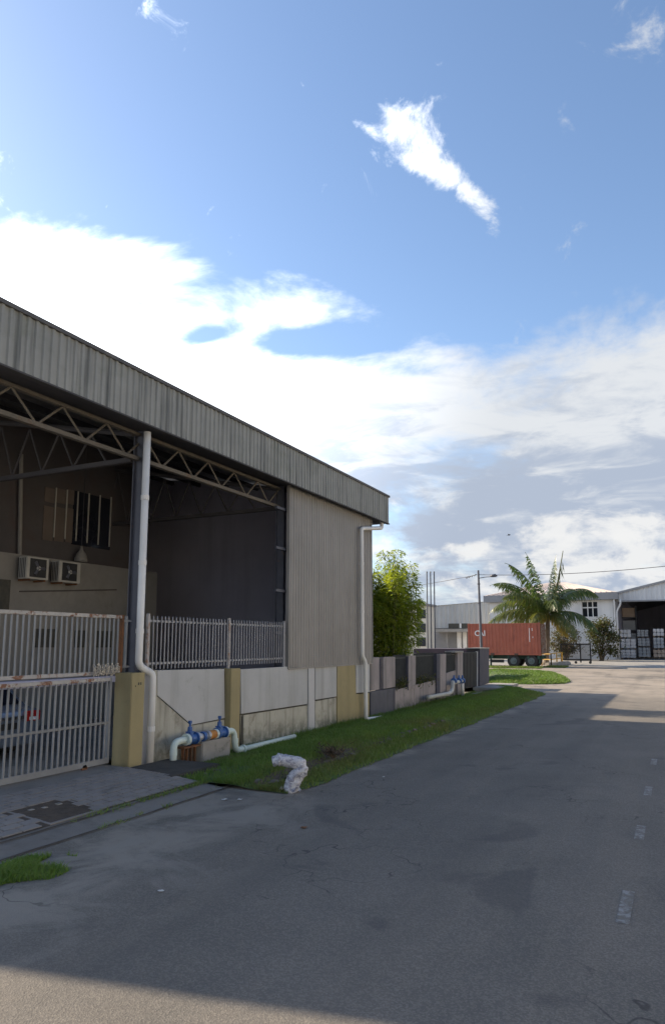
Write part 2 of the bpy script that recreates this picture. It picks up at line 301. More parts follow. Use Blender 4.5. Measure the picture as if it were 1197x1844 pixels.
M['drive'] = wmat('dirty_driveway_concrete', (.165, .152, .136), (.215, .198, .176), .9, .92, stain=((.12, .11, .095), .48, .72, 1.6), bump=(45, .5))

# ------------------------------------------------------------------ mesh helpers
class MB:
    def __init__(s): s.v = []; s.f = []; s.t = []
    def quad(s, a, b, c, d): i = len(s.v); s.v += [Vector(a), Vector(b), Vector(c), Vector(d)]; s.f.append((i, i + 1, i + 2, i + 3)); return s
    def tri(s, a, b, c): i = len(s.v); s.v += [Vector(a), Vector(b), Vector(c)]; s.f.append((i, i + 1, i + 2)); return s
    def box(s, x0, x1, y0, y1, z0, z1, bev=0.0):
        x0, x1 = min(x0, x1), max(x0, x1); y0, y1 = min(y0, y1), max(y0, y1); z0, z1 = min(z0, z1), max(z0, z1)
        if bev:
            bm = bmesh.new(); bmesh.ops.create_cube(bm, size=1)
            for v in bm.verts: v.co = Vector(((x0 + x1) / 2 + v.co.x * (x1 - x0), (y0 + y1) / 2 + v.co.y * (y1 - y0), (z0 + z1) / 2 + v.co.z * (z1 - z0)))
            bmesh.ops.bevel(bm, geom=bm.edges[:], offset=bev, segments=2, affect='EDGES')
            i = len(s.v); bm.verts.index_update(); s.v += [v.co.copy() for v in bm.verts]; s.f += [tuple(i + v.index for v in f.verts) for f in bm.faces]; bm.free(); return s
        i = len(s.v)
        s.v += [Vector(p) for p in ((x0, y0, z0), (x1, y0, z0), (x1, y1, z0), (x0, y1, z0), (x0, y0, z1), (x1, y0, z1), (x1, y1, z1), (x0, y1, z1))]
        for q in ((0, 3, 2, 1), (4, 5, 6, 7), (0, 1, 5, 4), (1, 2, 6, 5), (2, 3, 7, 6), (3, 0, 4, 7)): s.f.append(tuple(i + k for k in q))
        return s
    def prism(s, poly, ax, a, b):
        """polygon in the two other axes, extruded along axis ax from a to b"""
        n = len(poly); i = len(s.v)
        def P(p, h):
            return Vector((h, p[0], p[1])) if ax == 0 else Vector((p[0], h, p[1])) if ax == 1 else Vector((p[0], p[1], h))
        s.v += [P(p, a) for p in poly] + [P(p, b) for p in poly]
        s.f.append(tuple(range(i + n - 1, i - 1, -1))); s.f.append(tuple(range(i + n, i + 2 * n)))
        for k in range(n): q = (k + 1) % n; s.f.append((i + k, i + q, i + n + q, i + n + k))
        return s
    def tube(s, pts, r, n=10, cap=True, jit=0.0, rng=None):
        pts = [Vector(p) for p in pts]; rad = r if isinstance(r, (list, tuple)) else [r] * len(pts)
        rings = []; prev = None
        for k, p in enumerate(pts):
            d = (pts[min(k + 1, len(pts) - 1)] - pts[max(k - 1, 0)]).normalized()
            if prev is None:
                a = Vector((0, 0, 1)) if abs(d.z) < .9 else Vector((1, 0, 0)); u = d.cross(a).normalized()
            else: u = (prev - d * prev.dot(d)).normalized()
            prev = u; w = d.cross(u); i = len(s.v)
            for q in range(n):
                a = 2 * math.pi * q / n; rr = rad[k] * (1 + (rng.uniform(-jit, jit) if jit else 0))
                s.v.append(p + (u * math.cos(a) + w * math.sin(a)) * rr)
            rings.append(i)
        for a, b in zip(rings, rings[1:]):
            for q in range(n): w_ = (q + 1) % n; s.f.append((a + q, a + w_, b + w_, b + q))
        if cap: s.f.append(tuple(rings[0] + q for q in reversed(range(n)))); s.f.append(tuple(rings[-1] + q for q in range(n)))
        return s
    def ring(s, c, axis, r0, r1, h, n=16):
        """disc / drum: radius r1, inner r0 ignored when 0, along axis with length h centred on c"""
        ax = Vector(axis).normalized(); c = Vector(c); return s.tube([c - ax * h / 2, c + ax * h / 2], r1, n)
    def build(s, name, mat, parent=None, smooth=False, loc=None):
        me = bpy.data.meshes.new(name)
        off = Vector(parent['_o']) if parent is not None else (Vector(loc) if loc is not None else Vector((0, 0, 0)))
        me.from_pydata([tuple(v - off) for v in s.v], [], s.f); me.update()
        if smooth: me.polygons.foreach_set('use_smooth', [True] * len(me.polygons))
        if s.t:
            at = me.attributes.new('tone', 'FLOAT', 'POINT'); at.data.foreach_set('value', s.t)
        me.materials.append(M[mat] if isinstance(mat, str) else mat)
        o = bpy.data.objects.new(name, me); col.objects.link(o)
        if parent is not None: o.parent = parent; o['_o'] = list(off)
        else: o.location = off; o['_o'] = list(off)
        return o
def rounded(pts, r=.1, n=5):
    """corner-rounded polyline"""
    pts = [Vector(p) for p in pts]; out = [pts[0]]
    for a, b, c in zip(pts, pts[1:], pts[2:]):
        d1 = (a - b); d2 = (c - b); q = min(r, d1.length * .49, d2.length * .49)
        p0 = b + d1.normalized() * q; p1 = b + d2.normalized() * q
        for k in range(n + 1): t = k / n; out.append(p0 * (1 - t) ** 2 + b * 2 * t * (1 - t) + p1 * t * t)
    out.append(pts[-1]); return out
def thing(name, label, cat, loc=(0, 0, 0), group=None):
    o = bpy.data.objects.new(name, None); col.objects.link(o); o.location = loc; o['_o'] = list(loc); o.empty_display_size = .2
    return tag(o, label, cat, group)
def tag(o, label, cat, group=None, kind=None):
    o['label'] = label; o['category'] = cat
    if group: o['group'] = group
    if kind: o['kind'] = kind
    return o
def struct(o): o['kind'] = 'structure'; return o
def stuff(o): o['kind'] = 'stuff'; return o
def piece(name, me, parent, loc, rot=(0, 0, 0), scale=(1, 1, 1)):
    o = bpy.data.objects.new(name, me); col.objects.link(o); o.parent = parent
    o.location = Vector(loc) - Vector(parent['_o']); o.rotation_euler = rot; o.scale = scale; o['_o'] = list(loc); return o
def mesh_of(mb, name, mat, smooth=False):
    me = bpy.data.meshes.new(name); me.from_pydata([tuple(v) for v in mb.v], [], mb.f); me.update(); me.materials.append(M[mat])
    if smooth: me.polygons.foreach_set('use_smooth', [True] * len(me.polygons))
    return me
def copy_tree(o, loc, label=None):
    c = o.copy(); col.objects.link(c); c.location = loc; c['_o'] = list(loc)
    if label: c['label'] = label
    for ch in o.children:
        d = ch.copy(); col.objects.link(d); d.parent = c
        for g in ch.children: e = g.copy(); col.objects.link(e); e.parent = d
    return c
def sheet_y(X, y0, y1, z0, z1, pitch, depth, zt=None):
    """ribbed metal sheet in a plane of constant X, ribs upright; zt(y) = optional top"""
    mb = MB(); y = y0; prof = []
    while y < y1:
        for f, d in ((0, 0), (.38, 0), (.5, 1), (.82, 1), (.95, 0)):
            yy = y + f * pitch
            if yy <= y1: prof.append((yy, d * depth))
        y += pitch
    prof.append((y1, 0))
    for (a, da), (b, db) in zip(prof, prof[1:]):
        mb.quad((X + da, a, z0), (X + db, b, z0), (X + db, b, zt(b) if zt else z1), (X + da, a, zt(a) if zt else z1))
    return mb
def sheet_x(Y, x0, x1, z0, zt, pitch, depth):
    mb = MB(); x = x0; prof = []
    while x < x1:
        for f, d in ((0, 0), (.38, 0), (.5, 1), (.82, 1), (.95, 0)):
            xx = x + f * pitch
            if xx <= x1: prof.append((xx, d * depth))
        x += pitch
    prof.append((x1, 0))
    for (a, da), (b, db) in zip(prof, prof[1:]):
        mb.quad((a, Y - da, z0), (b, Y - db, z0), (b, Y - db, zt(b)), (a, Y - da, zt(a)))
    return mb

# ------------------------------------------------------------------ ground
def gz(y): 
    if y < 44: return 0.0
    if y < 58: t = (y - 44) / 14; return .45 * t * t * (3 - 2 * t)
    return .45 + min(.2, (y - 58) * .01)
def ground_strip(x0, x1, y0, y1, dz, nx=1):
    mb = MB(); ys = [y for y in [y0] + [44 + k for k in range(0, 36)] + [y1] if y0 <= y <= y1]; ys = sorted(set(ys))
    for a, b in zip(ys, ys[1:]):
        mb.quad((x0, a, gz(a) + dz), (x1, a, gz(a) + dz), (x1, b, gz(b) + dz), (x0, b, gz(b) + dz))
    return mb
g = MB()
ys = [-400, -40] + [44 + k for k in range(36)] + [200, 900]
for a, b in zip(ys, ys[1:]): g.quad((-900, a, gz(a) - .30 if a < 44 else gz(a) - .30 + min(.29, (a - 44) * .03)), (900, a, gz(a) - .30 if a < 44 else gz(a) - .30 + min(.29, (a - 44) * .03)), (900, b, gz(b) - .30 + (min(.29, (b - 44) * .03) if b > 44 else 0)), (-900, b, gz(b) - .30 + (min(.29, (b - 44) * .03) if b > 44 else 0)))
struct(g.build('ground', 'land'))
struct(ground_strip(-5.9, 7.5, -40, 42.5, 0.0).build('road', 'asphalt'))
# driveway apron side of the asphalt, in front of the gate
mb = MB(); mb.quad((-7.0, -40, -.002), (-5.9, -40, 0), (-5.9, 10.9, 0), (-7.0, 10.9, -.002)); struct(mb.build('road_edge', 'asphalt'))
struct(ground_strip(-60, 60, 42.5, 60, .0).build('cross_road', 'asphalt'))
mb = MB(); mb.quad((-60, 38.3, -.004), (-5.9, 38.3, -.004), (-5.9, 42.5, -.004), (-60, 42.5, -.004)); mb.quad((-8.9, 33.0, -.008), (-5.9, 33.0, -.008), (-5.9, 38.3, -.008), (-8.9, 38.3, -.008)); struct(mb.build('road_corner', 'asphalt'))
# worn centre line
rng = random.Random(4)
for (pa, pb) in (((1137, 1606), (1137, 1666)), ((1152, 1487), (1151, 1512)), ((1160, 1416), (1159, 1432)), ((1163, 1366), (1163, 1376))):
    a = onZ(*pa); b = onZ(*pb); x = -.57
    mb = MB(); mb.quad((x - .055, b.y, .004), (x + .055, b.y, .004), (x + .055, a.y, .004), (x - .055, a.y, .004))
    struct(mb.build('road_marking', 'line_paint'))

XW = -9.4
def wY(px, py=1250, X=XW): return onX(px, py, X).y
def wZ(px, py, X=XW): return onX(px, py, X).z

# driveway: concrete, sloping up from the road to the gate, paved in front of the gate
def dz(x): 
    pts = ((-9.9, .20), (-9.2, .18), (-8.0, .12), (-7.35, .05), (-6.9, .012), (-6.6, .006))
    for (a, za), (b, zb) in zip(pts, pts[1:]):
        if a <= x <= b: return za + (zb - za) * (x - a) / (b - a)
    return .2 if x < -9.9 else .006
mb = MB(); xs = [-40, -9.9, -9.2, -8.62, -8.0, -7.35, -6.9]
for a, b in zip(xs, xs[1:]): mb.quad((a, -6, dz(a) - .012), (b, -6, dz(b) - .012), (b, 10.02, dz(b) - .012), (a, 10.02, dz(a) - .012))
mb.quad((-40, 10.02, dz(-12) - .012), (-9.2, 10.02, dz(-9.2) - .012), (-9.2, 10.02, -.3), (-40, 10.02, -.3))
mb.quad((-9.2, 10.02, dz(-9.2) - .012), (-6.9, 10.02, dz(-6.9) - .012), (-6.9, 10.02, -.3), (-9.2, 10.02, -.3))
drive = struct(mb.build('driveway', 'drive'))
rng = random.Random(8); pv = MB()
def paver(mb, x0, x1, y0, y1):
    t = .004 + rng.uniform(0, .005); i = len(mb.v); g = .011
    for (x, y) in ((x0 + g, y0 + g), (x1 - g, y0 + g), (x1 - g, y1 - g), (x0 + g, y1 - g)): mb.v.append(Vector((x, y, dz(x) + t)))
    for (x, y) in ((x0 + g, y0 + g), (x1 - g, y0 + g), (x1 - g, y1 - g), (x0 + g, y1 - g)): mb.v.append(Vector((x, y, dz(x) - .013)))
    mb.f.append((i, i + 1, i + 2, i + 3))
    for k in range(4): q = (k + 1) % 4; mb.f.append((i + k, i + 4 + k, i + 4 + q, i + q))
cov = onZ(97, 1453, .14)
row = 0; x = -9.05
while x < -7.45:
    y = 3.0 + (row % 2) * .15
    while y < 9.95:
        if not (abs(x + .08 - cov.x) < .42 and abs(y + .15 - cov.y) < .48): paver(pv, x, x + .16, y, min(y + .30, 10.0))
        y += .30
    x += .16; row += 1
stuff(pv.build('pavers', 'pavers', drive))
mb = MB(); mb.quad((-9.08, 3, dz(-9.08) - .006), (-8.0, 3, dz(-8.0) - .006), (-8.0, 10.0, dz(-8.0) - .006), (-9.08, 10.0, dz(-9.08) - .006)); mb.quad((-8.0, 3, dz(-8.0) - .006), (-7.42, 3, dz(-7.42) - .004), (-7.42, 10.0, dz(-7.42) - .004), (-8.0, 10.0, dz(-8.0) - .006)); mb.build('paver_bed', 'soil', drive)
# joints of the gutter channel between driveway and road
for X, w, y0, y1 in ((-7.33, .02, 2, 9.9), (-6.86, .028, 3, 10.4)):
    mb = MB(); n = 40
    for k in range(n):
        a = y0 + (y1 - y0) * k / n; b = y0 + (y1 - y0) * (k + 1) / n
        j = lambda t: .03 * mnoise.noise((t * 1.7, X, 0))
        ww = lambda t: w * (.6 + .8 * abs(mnoise.noise((t * 2.3, X, 5))))
        mb.quad((X + j(a) - ww(a), a, dz(X) + .003), (X + j(a) + ww(a), a, dz(X) + .003), (X + j(b) + ww(b), b, dz(X) + .003), (X + j(b) - ww(b), b, dz(X) + .003))
    mb.build('gutter_joint', 'soil', drive)
t = thing('drain_cover', 'square dirt-filled drain cover set in the driveway pavers', 'drain cover', (cov.x, cov.y, .1))
mb = MB(); s_ = .47; z = dz(cov.x) + .004
sl = lambda x0, x1, h: [(x0, .02), (x1, .02), (x1, dz(x1) + h), (x0, dz(x0) + h)]
mb.prism(sl(cov.x - s_, cov.x + s_, .007), 1, cov.y - s_, cov.y - s_ + .04); mb.prism(sl(cov.x - s_, cov.x + s_, .007), 1, cov.y + s_ - .04, cov.y + s_)
mb.prism(sl(cov.x - s_, cov.x - s_ + .04, .009), 1, cov.y - s_ + .04, cov.y + s_ - .04); mb.prism(sl(cov.x + s_ - .04, cov.x + s_, .009), 1, cov.y - s_ + .04, cov.y + s_ - .04)
mb.build('frame', 'pavers', t)
mb = MB(); n = 8; pts = {}
for i in range(n + 1):
    for j in range(n + 1):
        x_ = cov.x - s_ + .04 + (2 * s_ - .08) * i / n; pts[i, j] = Vector((x_, cov.y - s_ + .04 + (2 * s_ - .08) * j / n, dz(x_) - .004 + .014 * mnoise.noise((i * .9, j * .9, 3))))
for i in range(n):
    for j in range(n): mb.quad(pts[i, j], pts[i + 1, j], pts[i + 1, j + 1], pts[i, j + 1])
mb.build('dirt_fill', 'soil', t)
for k in range(5):
    a = rng.uniform(-.28, .28); b_ = -.24 + rng.uniform(-.08, .1)
    p = MB().box(cov.x + b_ - .03, cov.x + b_ + .04, cov.y + a - .04, cov.y + a + .05, z - .03, z + .012, .008); p.build('rubble', 'concrete', t)

# ------------------------------------------------------------------ verge
def vr(y):   # road-side edge
    e = -5.60 + .10 * mnoise.noise((y * .6, 1, 0)) + .07 * mnoise.noise((y * 2.3, 4, 0)) + .03 * mnoise.noise((y * 7.1, 4, 2))
    if y < 11.2: e -= (11.2 - y) ** 2 * .10
    if y > 33: e -= (y - 33) ** 2 * .115
    return e
def vz(x, y):
    r = vr(y); u = min(1.0, (x - XW) / (r - XW))
    pts = ((0, -.14), (.22, -.04), (.45, .10), (.62, .16), (.74, .14), (.81, .05), (.9, .03), (1, .002))
    h = 0
    for (a, za), (b, zb) in zip(pts, pts[1:]):
        if a <= u <= b: t = (u - a) / (b - a); h = za + (zb - za) * t
    k = min(1, max(0, (y - 9.9) / 1.6)); k2 = min(1, max(0, (39 - y) / 4.0))
    u = min(u, 1.0); h *= (.25 + .75 * k)
    if u > .3: h = h * (.3 + .7 * k2) + .01
    return h + .025 * mnoise.noise((x * 1.4, y * 1.4, 0)) * min(1, (1 - u) * 6)
mb = MB(); NX, NY = 44, 240; y0, y1 = 10.02, 38.2
for j in range(NY + 1):
    y = y0 + (y1 - y0) * j / NY; r = vr(y)
    for i in range(NX + 1):
        x = XW + (r - XW) * i / NX; mb.v.append(Vector((x, y, vz(x, y))))
for j in range(NY):
    for i in range(NX): a = j * (NX + 1) + i; mb.f.append((a, a + 1, a + NX + 2, a + NX + 1))
verge = struct(mb.build('verge', 'turf', smooth=True))
def blade(mb, p, h, w, lean, rng, tone):
    a = rng.uniform(0, 6.283); d = Vector((math.cos(a), math.sin(a), 0)); l = Vector((rng.gauss(0, lean), rng.gauss(0, lean), 1)) * h
    i = len(mb.v); mb.v += [p - d * w, p + d * w, p + l * .6 + d * w * .7, p + l]; mb.f += [(i, i + 1, i + 2), (i, i + 2, i + 3)]; mb.t += [tone] * 4
rng = random.Random(21); gr = MB()
def bare(x, y):
    u = (x - XW) / (vr(y) - XW); b = 0
    if .72 < u < .88 and y < 21: b = (.85 if y < 14 else .3) * min(1, (1 - abs(u - .80) / .08) * 1.6)      # broken kerb, bare earth
    q = math.hypot(x + 6.9, y - 12.1)
    if q < .75: b = max(b, .85 * (1 - q / .75))
    if y < 11.3 and u < .62: b = max(b, .75)
    if u >= .86: b = max(b, .25 + .5 * mnoise.noise((x * 1.5, y * .8, 4)))
    return b
for k in range(150000):
    y = 10.05 + 28 * rng.random() ** 1.5; r = vr(y); u = rng.random() * (1.0 + .035 * max(0, mnoise.noise((y * 1.9, 8, 3)))); x = XW + .02 + (r - XW - .0) * u
    if rng.random() < bare(x, y): continue
    d = mnoise.noise((x * .9, y * .9, 2)) * .5 + .5
    if rng.random() > .45 + d * .9: continue
    if u > .93 and rng.random() < (u - .93) * 12: continue
    h = rng.uniform(.035, .085) * (1 + .5 * d) * (1.7 if u < .06 else 1)
    dry = max(0, mnoise.noise((x * .7, y * .45, 11))); tone = min(1, max(0, rng.gauss(.16, .18) + (.22 if u > .8 else 0) + .75 * dry)); blade(gr, Vector((x, y, vz(x, y) - .01)), h, .007 + .0002 * y, .45, rng, tone)
tag(stuff(gr.build('verge_grass', 'grass')), 'mown green grass on the verge along the concrete wall', 'grass')
# weeds against the wall, and the dark dead shrub
wd = MB(); rng = random.Random(5)
for (yy, n, hh) in ((17.4, 60, .28), (18.6, 50, .22), (19.6, 90, .30), (21, 50, .2), (16.2, 50, .22), (14.9, 60, .2), (24.5, 70, .25), (27, 80, .3), (28.5, 70, .3), (12.3, 50, .18)):
    for k in range(n):
        y = rng.gauss(yy, .35); x = XW + .06 + abs(rng.gauss(0, .10)); blade(wd, Vector((x, y, vz(x, max(10.1, y)) - .02)), rng.uniform(.4, 1) * hh, .011, .5, rng, rng.uniform(0, .6))
tag(stuff(wd.build('wall_weeds', 'grass')), 'taller weeds growing at the foot of the concrete wall', 'weeds')
c0 = onZ(600, 1365, .12); t = thing('dead_shrub', 'small brown withered shrub on the grass verge', 'shrub', c0)
st = MB(); lf = MB()
for k in range(34):
    a = rng.uniform(0, 6.28); e = c0 + Vector((math.cos(a) * rng.uniform(.1, .42), math.sin(a) * rng.uniform(.1, .5), rng.uniform(.08, .30)))
    st.tube([c0, (c0 + e) / 2 + Vector((0, 0, .05)), e], [.008, .005, .003], 4)
    for q in range(5): 
        p = c0.lerp(e, rng.uniform(.4, 1.05)); blade(lf, p, rng.uniform(.04, .09), .014, 1.2, rng, 1)
st.build('stems', 'branch', t); lf.build('dry_leaves', 'soil', t)
mb = MB(); ys_ = [10.3 + .1 * k for k in range(62)]
for y_ in ys_:
    r_ = vr(y_); w0 = .755 + .02 * mnoise.noise((y_ * 1.3, 0, 7)); w1 = .83 + .05 * mnoise.noise((y_ * 1.1, 3, 7))
    for q in range(6): x_ = XW + (r_ - XW) * (w0 + (w1 - w0) * q / 5); mb.v.append(Vector((x_, y_, vz(x_, y_) + .012 + .012 * mnoise.noise((x_ * 9, y_ * 9, 1)))))
for j in range(len(ys_) - 1):
    for q in range(5): mb.f.append((j * 6 + q, j * 6 + q + 1, j * 6 + q + 7, j * 6 + q + 6))
mb.build('bare_earth', 'soil', verge)
# broken kerb stones
def rock_mesh(seed):
    bm = bmesh.new(); bmesh.ops.create_icosphere(bm, subdivisions=1, radius=1); rr = random.Random(seed)
    for v in bm.verts: v.co *= rr.uniform(.72, 1.15); v.co.z *= .7
    me = bpy.data.meshes.new('kerb_stone'); bm.to_mesh(me); bm.free(); me.materials.append(M['stone']); return me
rocks = [rock_mesh(i) for i in range(6)]; rng = random.Random(31); y = 10.4; k = 0
while y < 21:
    r = vr(y); x = XW + (r - XW) * (.80 + rng.uniform(-.025, .02)); L_ = rng.uniform(.10, .26)
    if rng.random() < .62: piece('kerb_stone', rocks[k % 6], verge, (x, y, vz(x, y) + .0), (rng.uniform(-.3, .3), rng.uniform(-.3, .3), rng.uniform(-.3, .3)), (rng.uniform(.07, .13), L_, rng.uniform(.07, .12)))
    y += L_ * 1.6 + rng.uniform(0, .25); k += 1
for (px, py, s) in ((425, 1392, .13), (452, 1400, .10), (480, 1398, .12), (395, 1391, .14), (372, 1398, .1)):
    p = onZ(px, py, .03); piece('kerb_stone', rocks[k % 6], verge, p, (.2, .1, rng.uniform(0, 3)), (s, s * 1.3, s * .8)); k += 1
# grass tuft on the asphalt
rng = random.Random(77); gt = MB(); gc = onZ(28, 1572)
for k in range(9000):
    a = rng.uniform(0, 6.283); q = rng.random() ** .6; x = gc.x + math.cos(a) * q * .50; y = gc.y + math.sin(a) * q * .85 - .15
    y += .30 * (x - gc.x)
    if mnoise.noise((x * 2.1, y * 2.1, 9)) < -.12 + .35 * (q - .6): continue
    blade(gt, Vector((x, y, .0)), rng.uniform(.03, .11) * (1.25 - q * .7), .006, .55, rng, min(1, max(0, rng.gauss(.15, .15))))
tag(stuff(gt.build('grass_tuft', 'grass')), 'tuft of grass growing through the asphalt by the driveway', 'grass')
# weeds along the gutter joints
rng = random.Random(79); gj = MB()
for k in range(1500):
    X_ = rng.choice((-7.33, -7.33, -6.86)); y = 10.3 - 3.2 * rng.random() ** 2.2; x = X_ + rng.gauss(0, .05)
    if mnoise.noise((x * 2, y * 2.6, 5)) < -.05: continue
    blade(gj, Vector((x, y, dz(X_))), rng.uniform(.02, .07), .006, .6, rng, min(1, max(0, rng.gauss(.3, .2))))
tag(stuff(gj.build('gutter_weeds', 'grass')), 'thin weeds sprouting along the driveway gutter joints', 'weeds')
# litter
for (px, py, s, lab) in ((547, 1492, .035, 'brown scrap lying alone on the asphalt in front of the verge'), (405, 1441, .035, 'crumpled white paper scrap at the near corner of the verge'), (690, 1400, .02, 'tiny white scrap at the road edge beside the grass verge'),
                         (290, 1606, .022, 'small white paper scrap on open asphalt in front of the driveway'), (8, 1566, .05, 'white wrapper caught in the grass tuft'), (432, 1441, .03, 'flat white sliver of paper below the plastic-wrapped elbow')):
    p = onZ(px, py); mb = MB(); rr = random.Random(px); n = 5; P_ = {}
    for i in range(n):
        for j in range(n): P_[i, j] = p + Vector(((i - 2) * s * .5 + rr.uniform(-.2, .2) * s, (j - 2) * s * .6 + rr.uniform(-.2, .2) * s, .008 + rr.random() * s * .5))
    for i in range(n - 1):
        for j in range(n - 1): mb.quad(P_[i, j], P_[i + 1, j], P_[i + 1, j + 1], P_[i, j + 1])
    tag(mb.build('litter_scrap', 'rust' if px == 547 else 'paper', loc=p), lab, 'litter')

# ------------------------------------------------------------------ main shed
WH = thing('warehouse', 'large open-fronted metal shed with grey ribbed fascia above a white and yellow wall', 'warehouse', (-9.4, 14, 0))
XF = -9.1; EY = 23.14; ZT, ZB = 7.69, 6.66; SL = .15
rid = 14.0; XR = XF - rid; ZR = ZT + SL * rid
fs = sheet_y(XF, 6.45, EY, ZB, ZT - .06, .165, .03).build('fascia', 'fascia', WH)
mb = MB(); mb.quad((XF - .01, 6.45, ZB), (XF - .01, EY, ZB), (XF - .01, EY, ZT - .03), (XF - .01, 6.45, ZT - .03))
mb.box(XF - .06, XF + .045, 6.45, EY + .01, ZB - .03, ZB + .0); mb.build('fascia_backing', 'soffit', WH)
mb = MB(); mb.box(XF - .10, XF + .06, 6.4, EY + .03, ZT - .07, ZT + .0)
mb.build('fascia_cap', 'cap', WH)
mb = MB(); mb.quad((XF - .011, EY, ZB), (XF - 1.6, EY, ZB), (XF - 1.6, EY, ZT + SL * 1.6), (XF - .011, EY, ZT)); mb.build('fascia_return', 'fascia', WH)
# roof
n0 = 6.45; n1 = 4.70
roof = MB(); roof.v = [Vector(p) for p in ((XF - .02, n0, ZT + .002), (XF - .02, EY, ZT + .002), (XF - 2.2, EY, ZT + SL * 2.18), (XF - 2.2, 24.5, ZT + SL * 2.18), (XR, 24.5, ZR), (XR, n1, ZR))]
roof.f = [(0, 1, 2, 5), (2, 3, 4, 5)]
roof.quad((XR, n1, ZR), (XR, 24.5, ZR), (XR - rid, 24.5, ZT), (XR - rid, n0, ZT)); roof.build('roof', 'roofsheet', WH)
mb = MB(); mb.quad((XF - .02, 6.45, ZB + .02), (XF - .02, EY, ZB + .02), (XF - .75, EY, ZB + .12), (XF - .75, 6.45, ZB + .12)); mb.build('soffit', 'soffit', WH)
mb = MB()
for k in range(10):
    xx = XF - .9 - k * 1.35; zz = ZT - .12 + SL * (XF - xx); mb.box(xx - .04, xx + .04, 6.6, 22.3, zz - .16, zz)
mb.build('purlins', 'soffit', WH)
# shell
YE = wY(667, 1100)
mb = MB()
mb.quad((XW - .3, YE - .02, -.2), (-37, YE - .02, -.2), (-37, YE - .02, ZT), (XW - .3, YE - .02, ZT)); mb.quad((XF - .8, YE - .021, ZB), (XR, YE - .021, ZB), (XR, YE - .021, ZR - .05), (XF - .8, YE - .021, ZT + .05))
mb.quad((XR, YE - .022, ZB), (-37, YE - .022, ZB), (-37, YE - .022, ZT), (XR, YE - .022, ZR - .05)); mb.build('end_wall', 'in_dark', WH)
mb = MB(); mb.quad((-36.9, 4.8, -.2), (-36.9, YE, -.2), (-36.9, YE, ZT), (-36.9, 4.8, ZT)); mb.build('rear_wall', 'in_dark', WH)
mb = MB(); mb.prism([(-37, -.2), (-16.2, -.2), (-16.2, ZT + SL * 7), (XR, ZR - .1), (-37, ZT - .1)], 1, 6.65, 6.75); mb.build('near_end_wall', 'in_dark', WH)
mb = MB(); mb.quad((-37, 5, .17), (-9.9, 5, .17), (-9.9, YE, .17), (-37, YE, .17)); mb.build('floor', 'drive', WH)
# cladding above the wall at the far corner
cy0 = wY(521, 1100, -9.36); cz0 = wZ(521, 1202, -9.36)
sheet_y(-9.38, cy0, YE + .03, 1.715, ZB + .14, .155, .022).build('wall_cladding', 'clad', WH)
mb = MB(); mb.box(-9.44, -9.345, cy0 - .05, cy0 + .0, 1.70, ZB + .14); mb.box(-9.44, -9.35, cy0, YE + .03, 1.675, 1.715); mb.box(-9.46, -9.35, YE + .03, YE + .07, 1.68, ZB + .2)
mb.build('cladding_trim', 'clad', WH)
for z_ in (2.62, 3.75, 4.9, 6.0):
    MB().box(-9.56, -9.48, cy0 - .5, YE - .05, z_, z_ + .07).build('girt', 'steel', WH)
MB().box(-9.47, -9.45, cy0 + .0, YE - .03, 1.8, ZB + .1).build('cladding_lining', 'in_dark', WH)
# columns
for px, w in ((246, .13), (505, .12)):
    yy = onX(px, 1000, -9.75).y; mb = MB()
    mb.box(-9.88, -9.86, yy - w / 2, yy + w / 2, .1, ZB + .3); mb.box(-9.64, -9.62, yy - w / 2, yy + w / 2, .1, ZB + .3); mb.box(-9.86, -9.64, yy - .012, yy + .012, .1, ZB + .3)
    mb.build('column', 'steel', WH)
# eaves truss
tr0, tr1 = 6.6, wY(503, 913, -9.8)
bar = lambda a, b, r=.022, n=6: MB().tube([a, b], r, n)
MB().box(-9.85, -9.75, tr0, tr1, 6.13, 6.21).build('truss_bottom_chord', 'truss', WH)
MB().box(-9.85, -9.75, tr0, tr1, 6.66, 6.72).build('truss_top_chord', 'truss', WH)
y = 15.98
while y > 6.7:
    for s in (-1, 1):
        e = y + s * .55
        if tr0 < e < tr1 + .05: bar((-9.8, y + s * .03, 6.20), (-9.8, e, 6.67)).build('truss_web', 'truss', WH)
    y -= 1.105
# cross trusses inside, running back from the columns
for px in (241, 505):
    yy = onX(px, 1000, -9.75).y; mb = MB(); mb.box(-36, -9.9, yy - .05, yy + .05, 6.10, 6.2)
    mb.tube([(-9.9, yy, 6.7), (XR, yy, ZR - .4)], .06, 6); mb.tube([(XR, yy, ZR - .4), (-36.5, yy, 6.7)], .06, 6)
    for k in range(14):
        x = -10.6 - k * .95; zt_ = 6.7 + (ZR - .4 - 6.7) * (-9.9 - x) / (-9.9 - XR)
        mb.tube([(x, yy, 6.18), (x - .47, yy, zt_)], .025, 5); mb.tube([(x - .95, yy, 6.18), (x - .47, yy, zt_)], .025, 5)
    mb.build('cross_truss', 'soffit', WH)
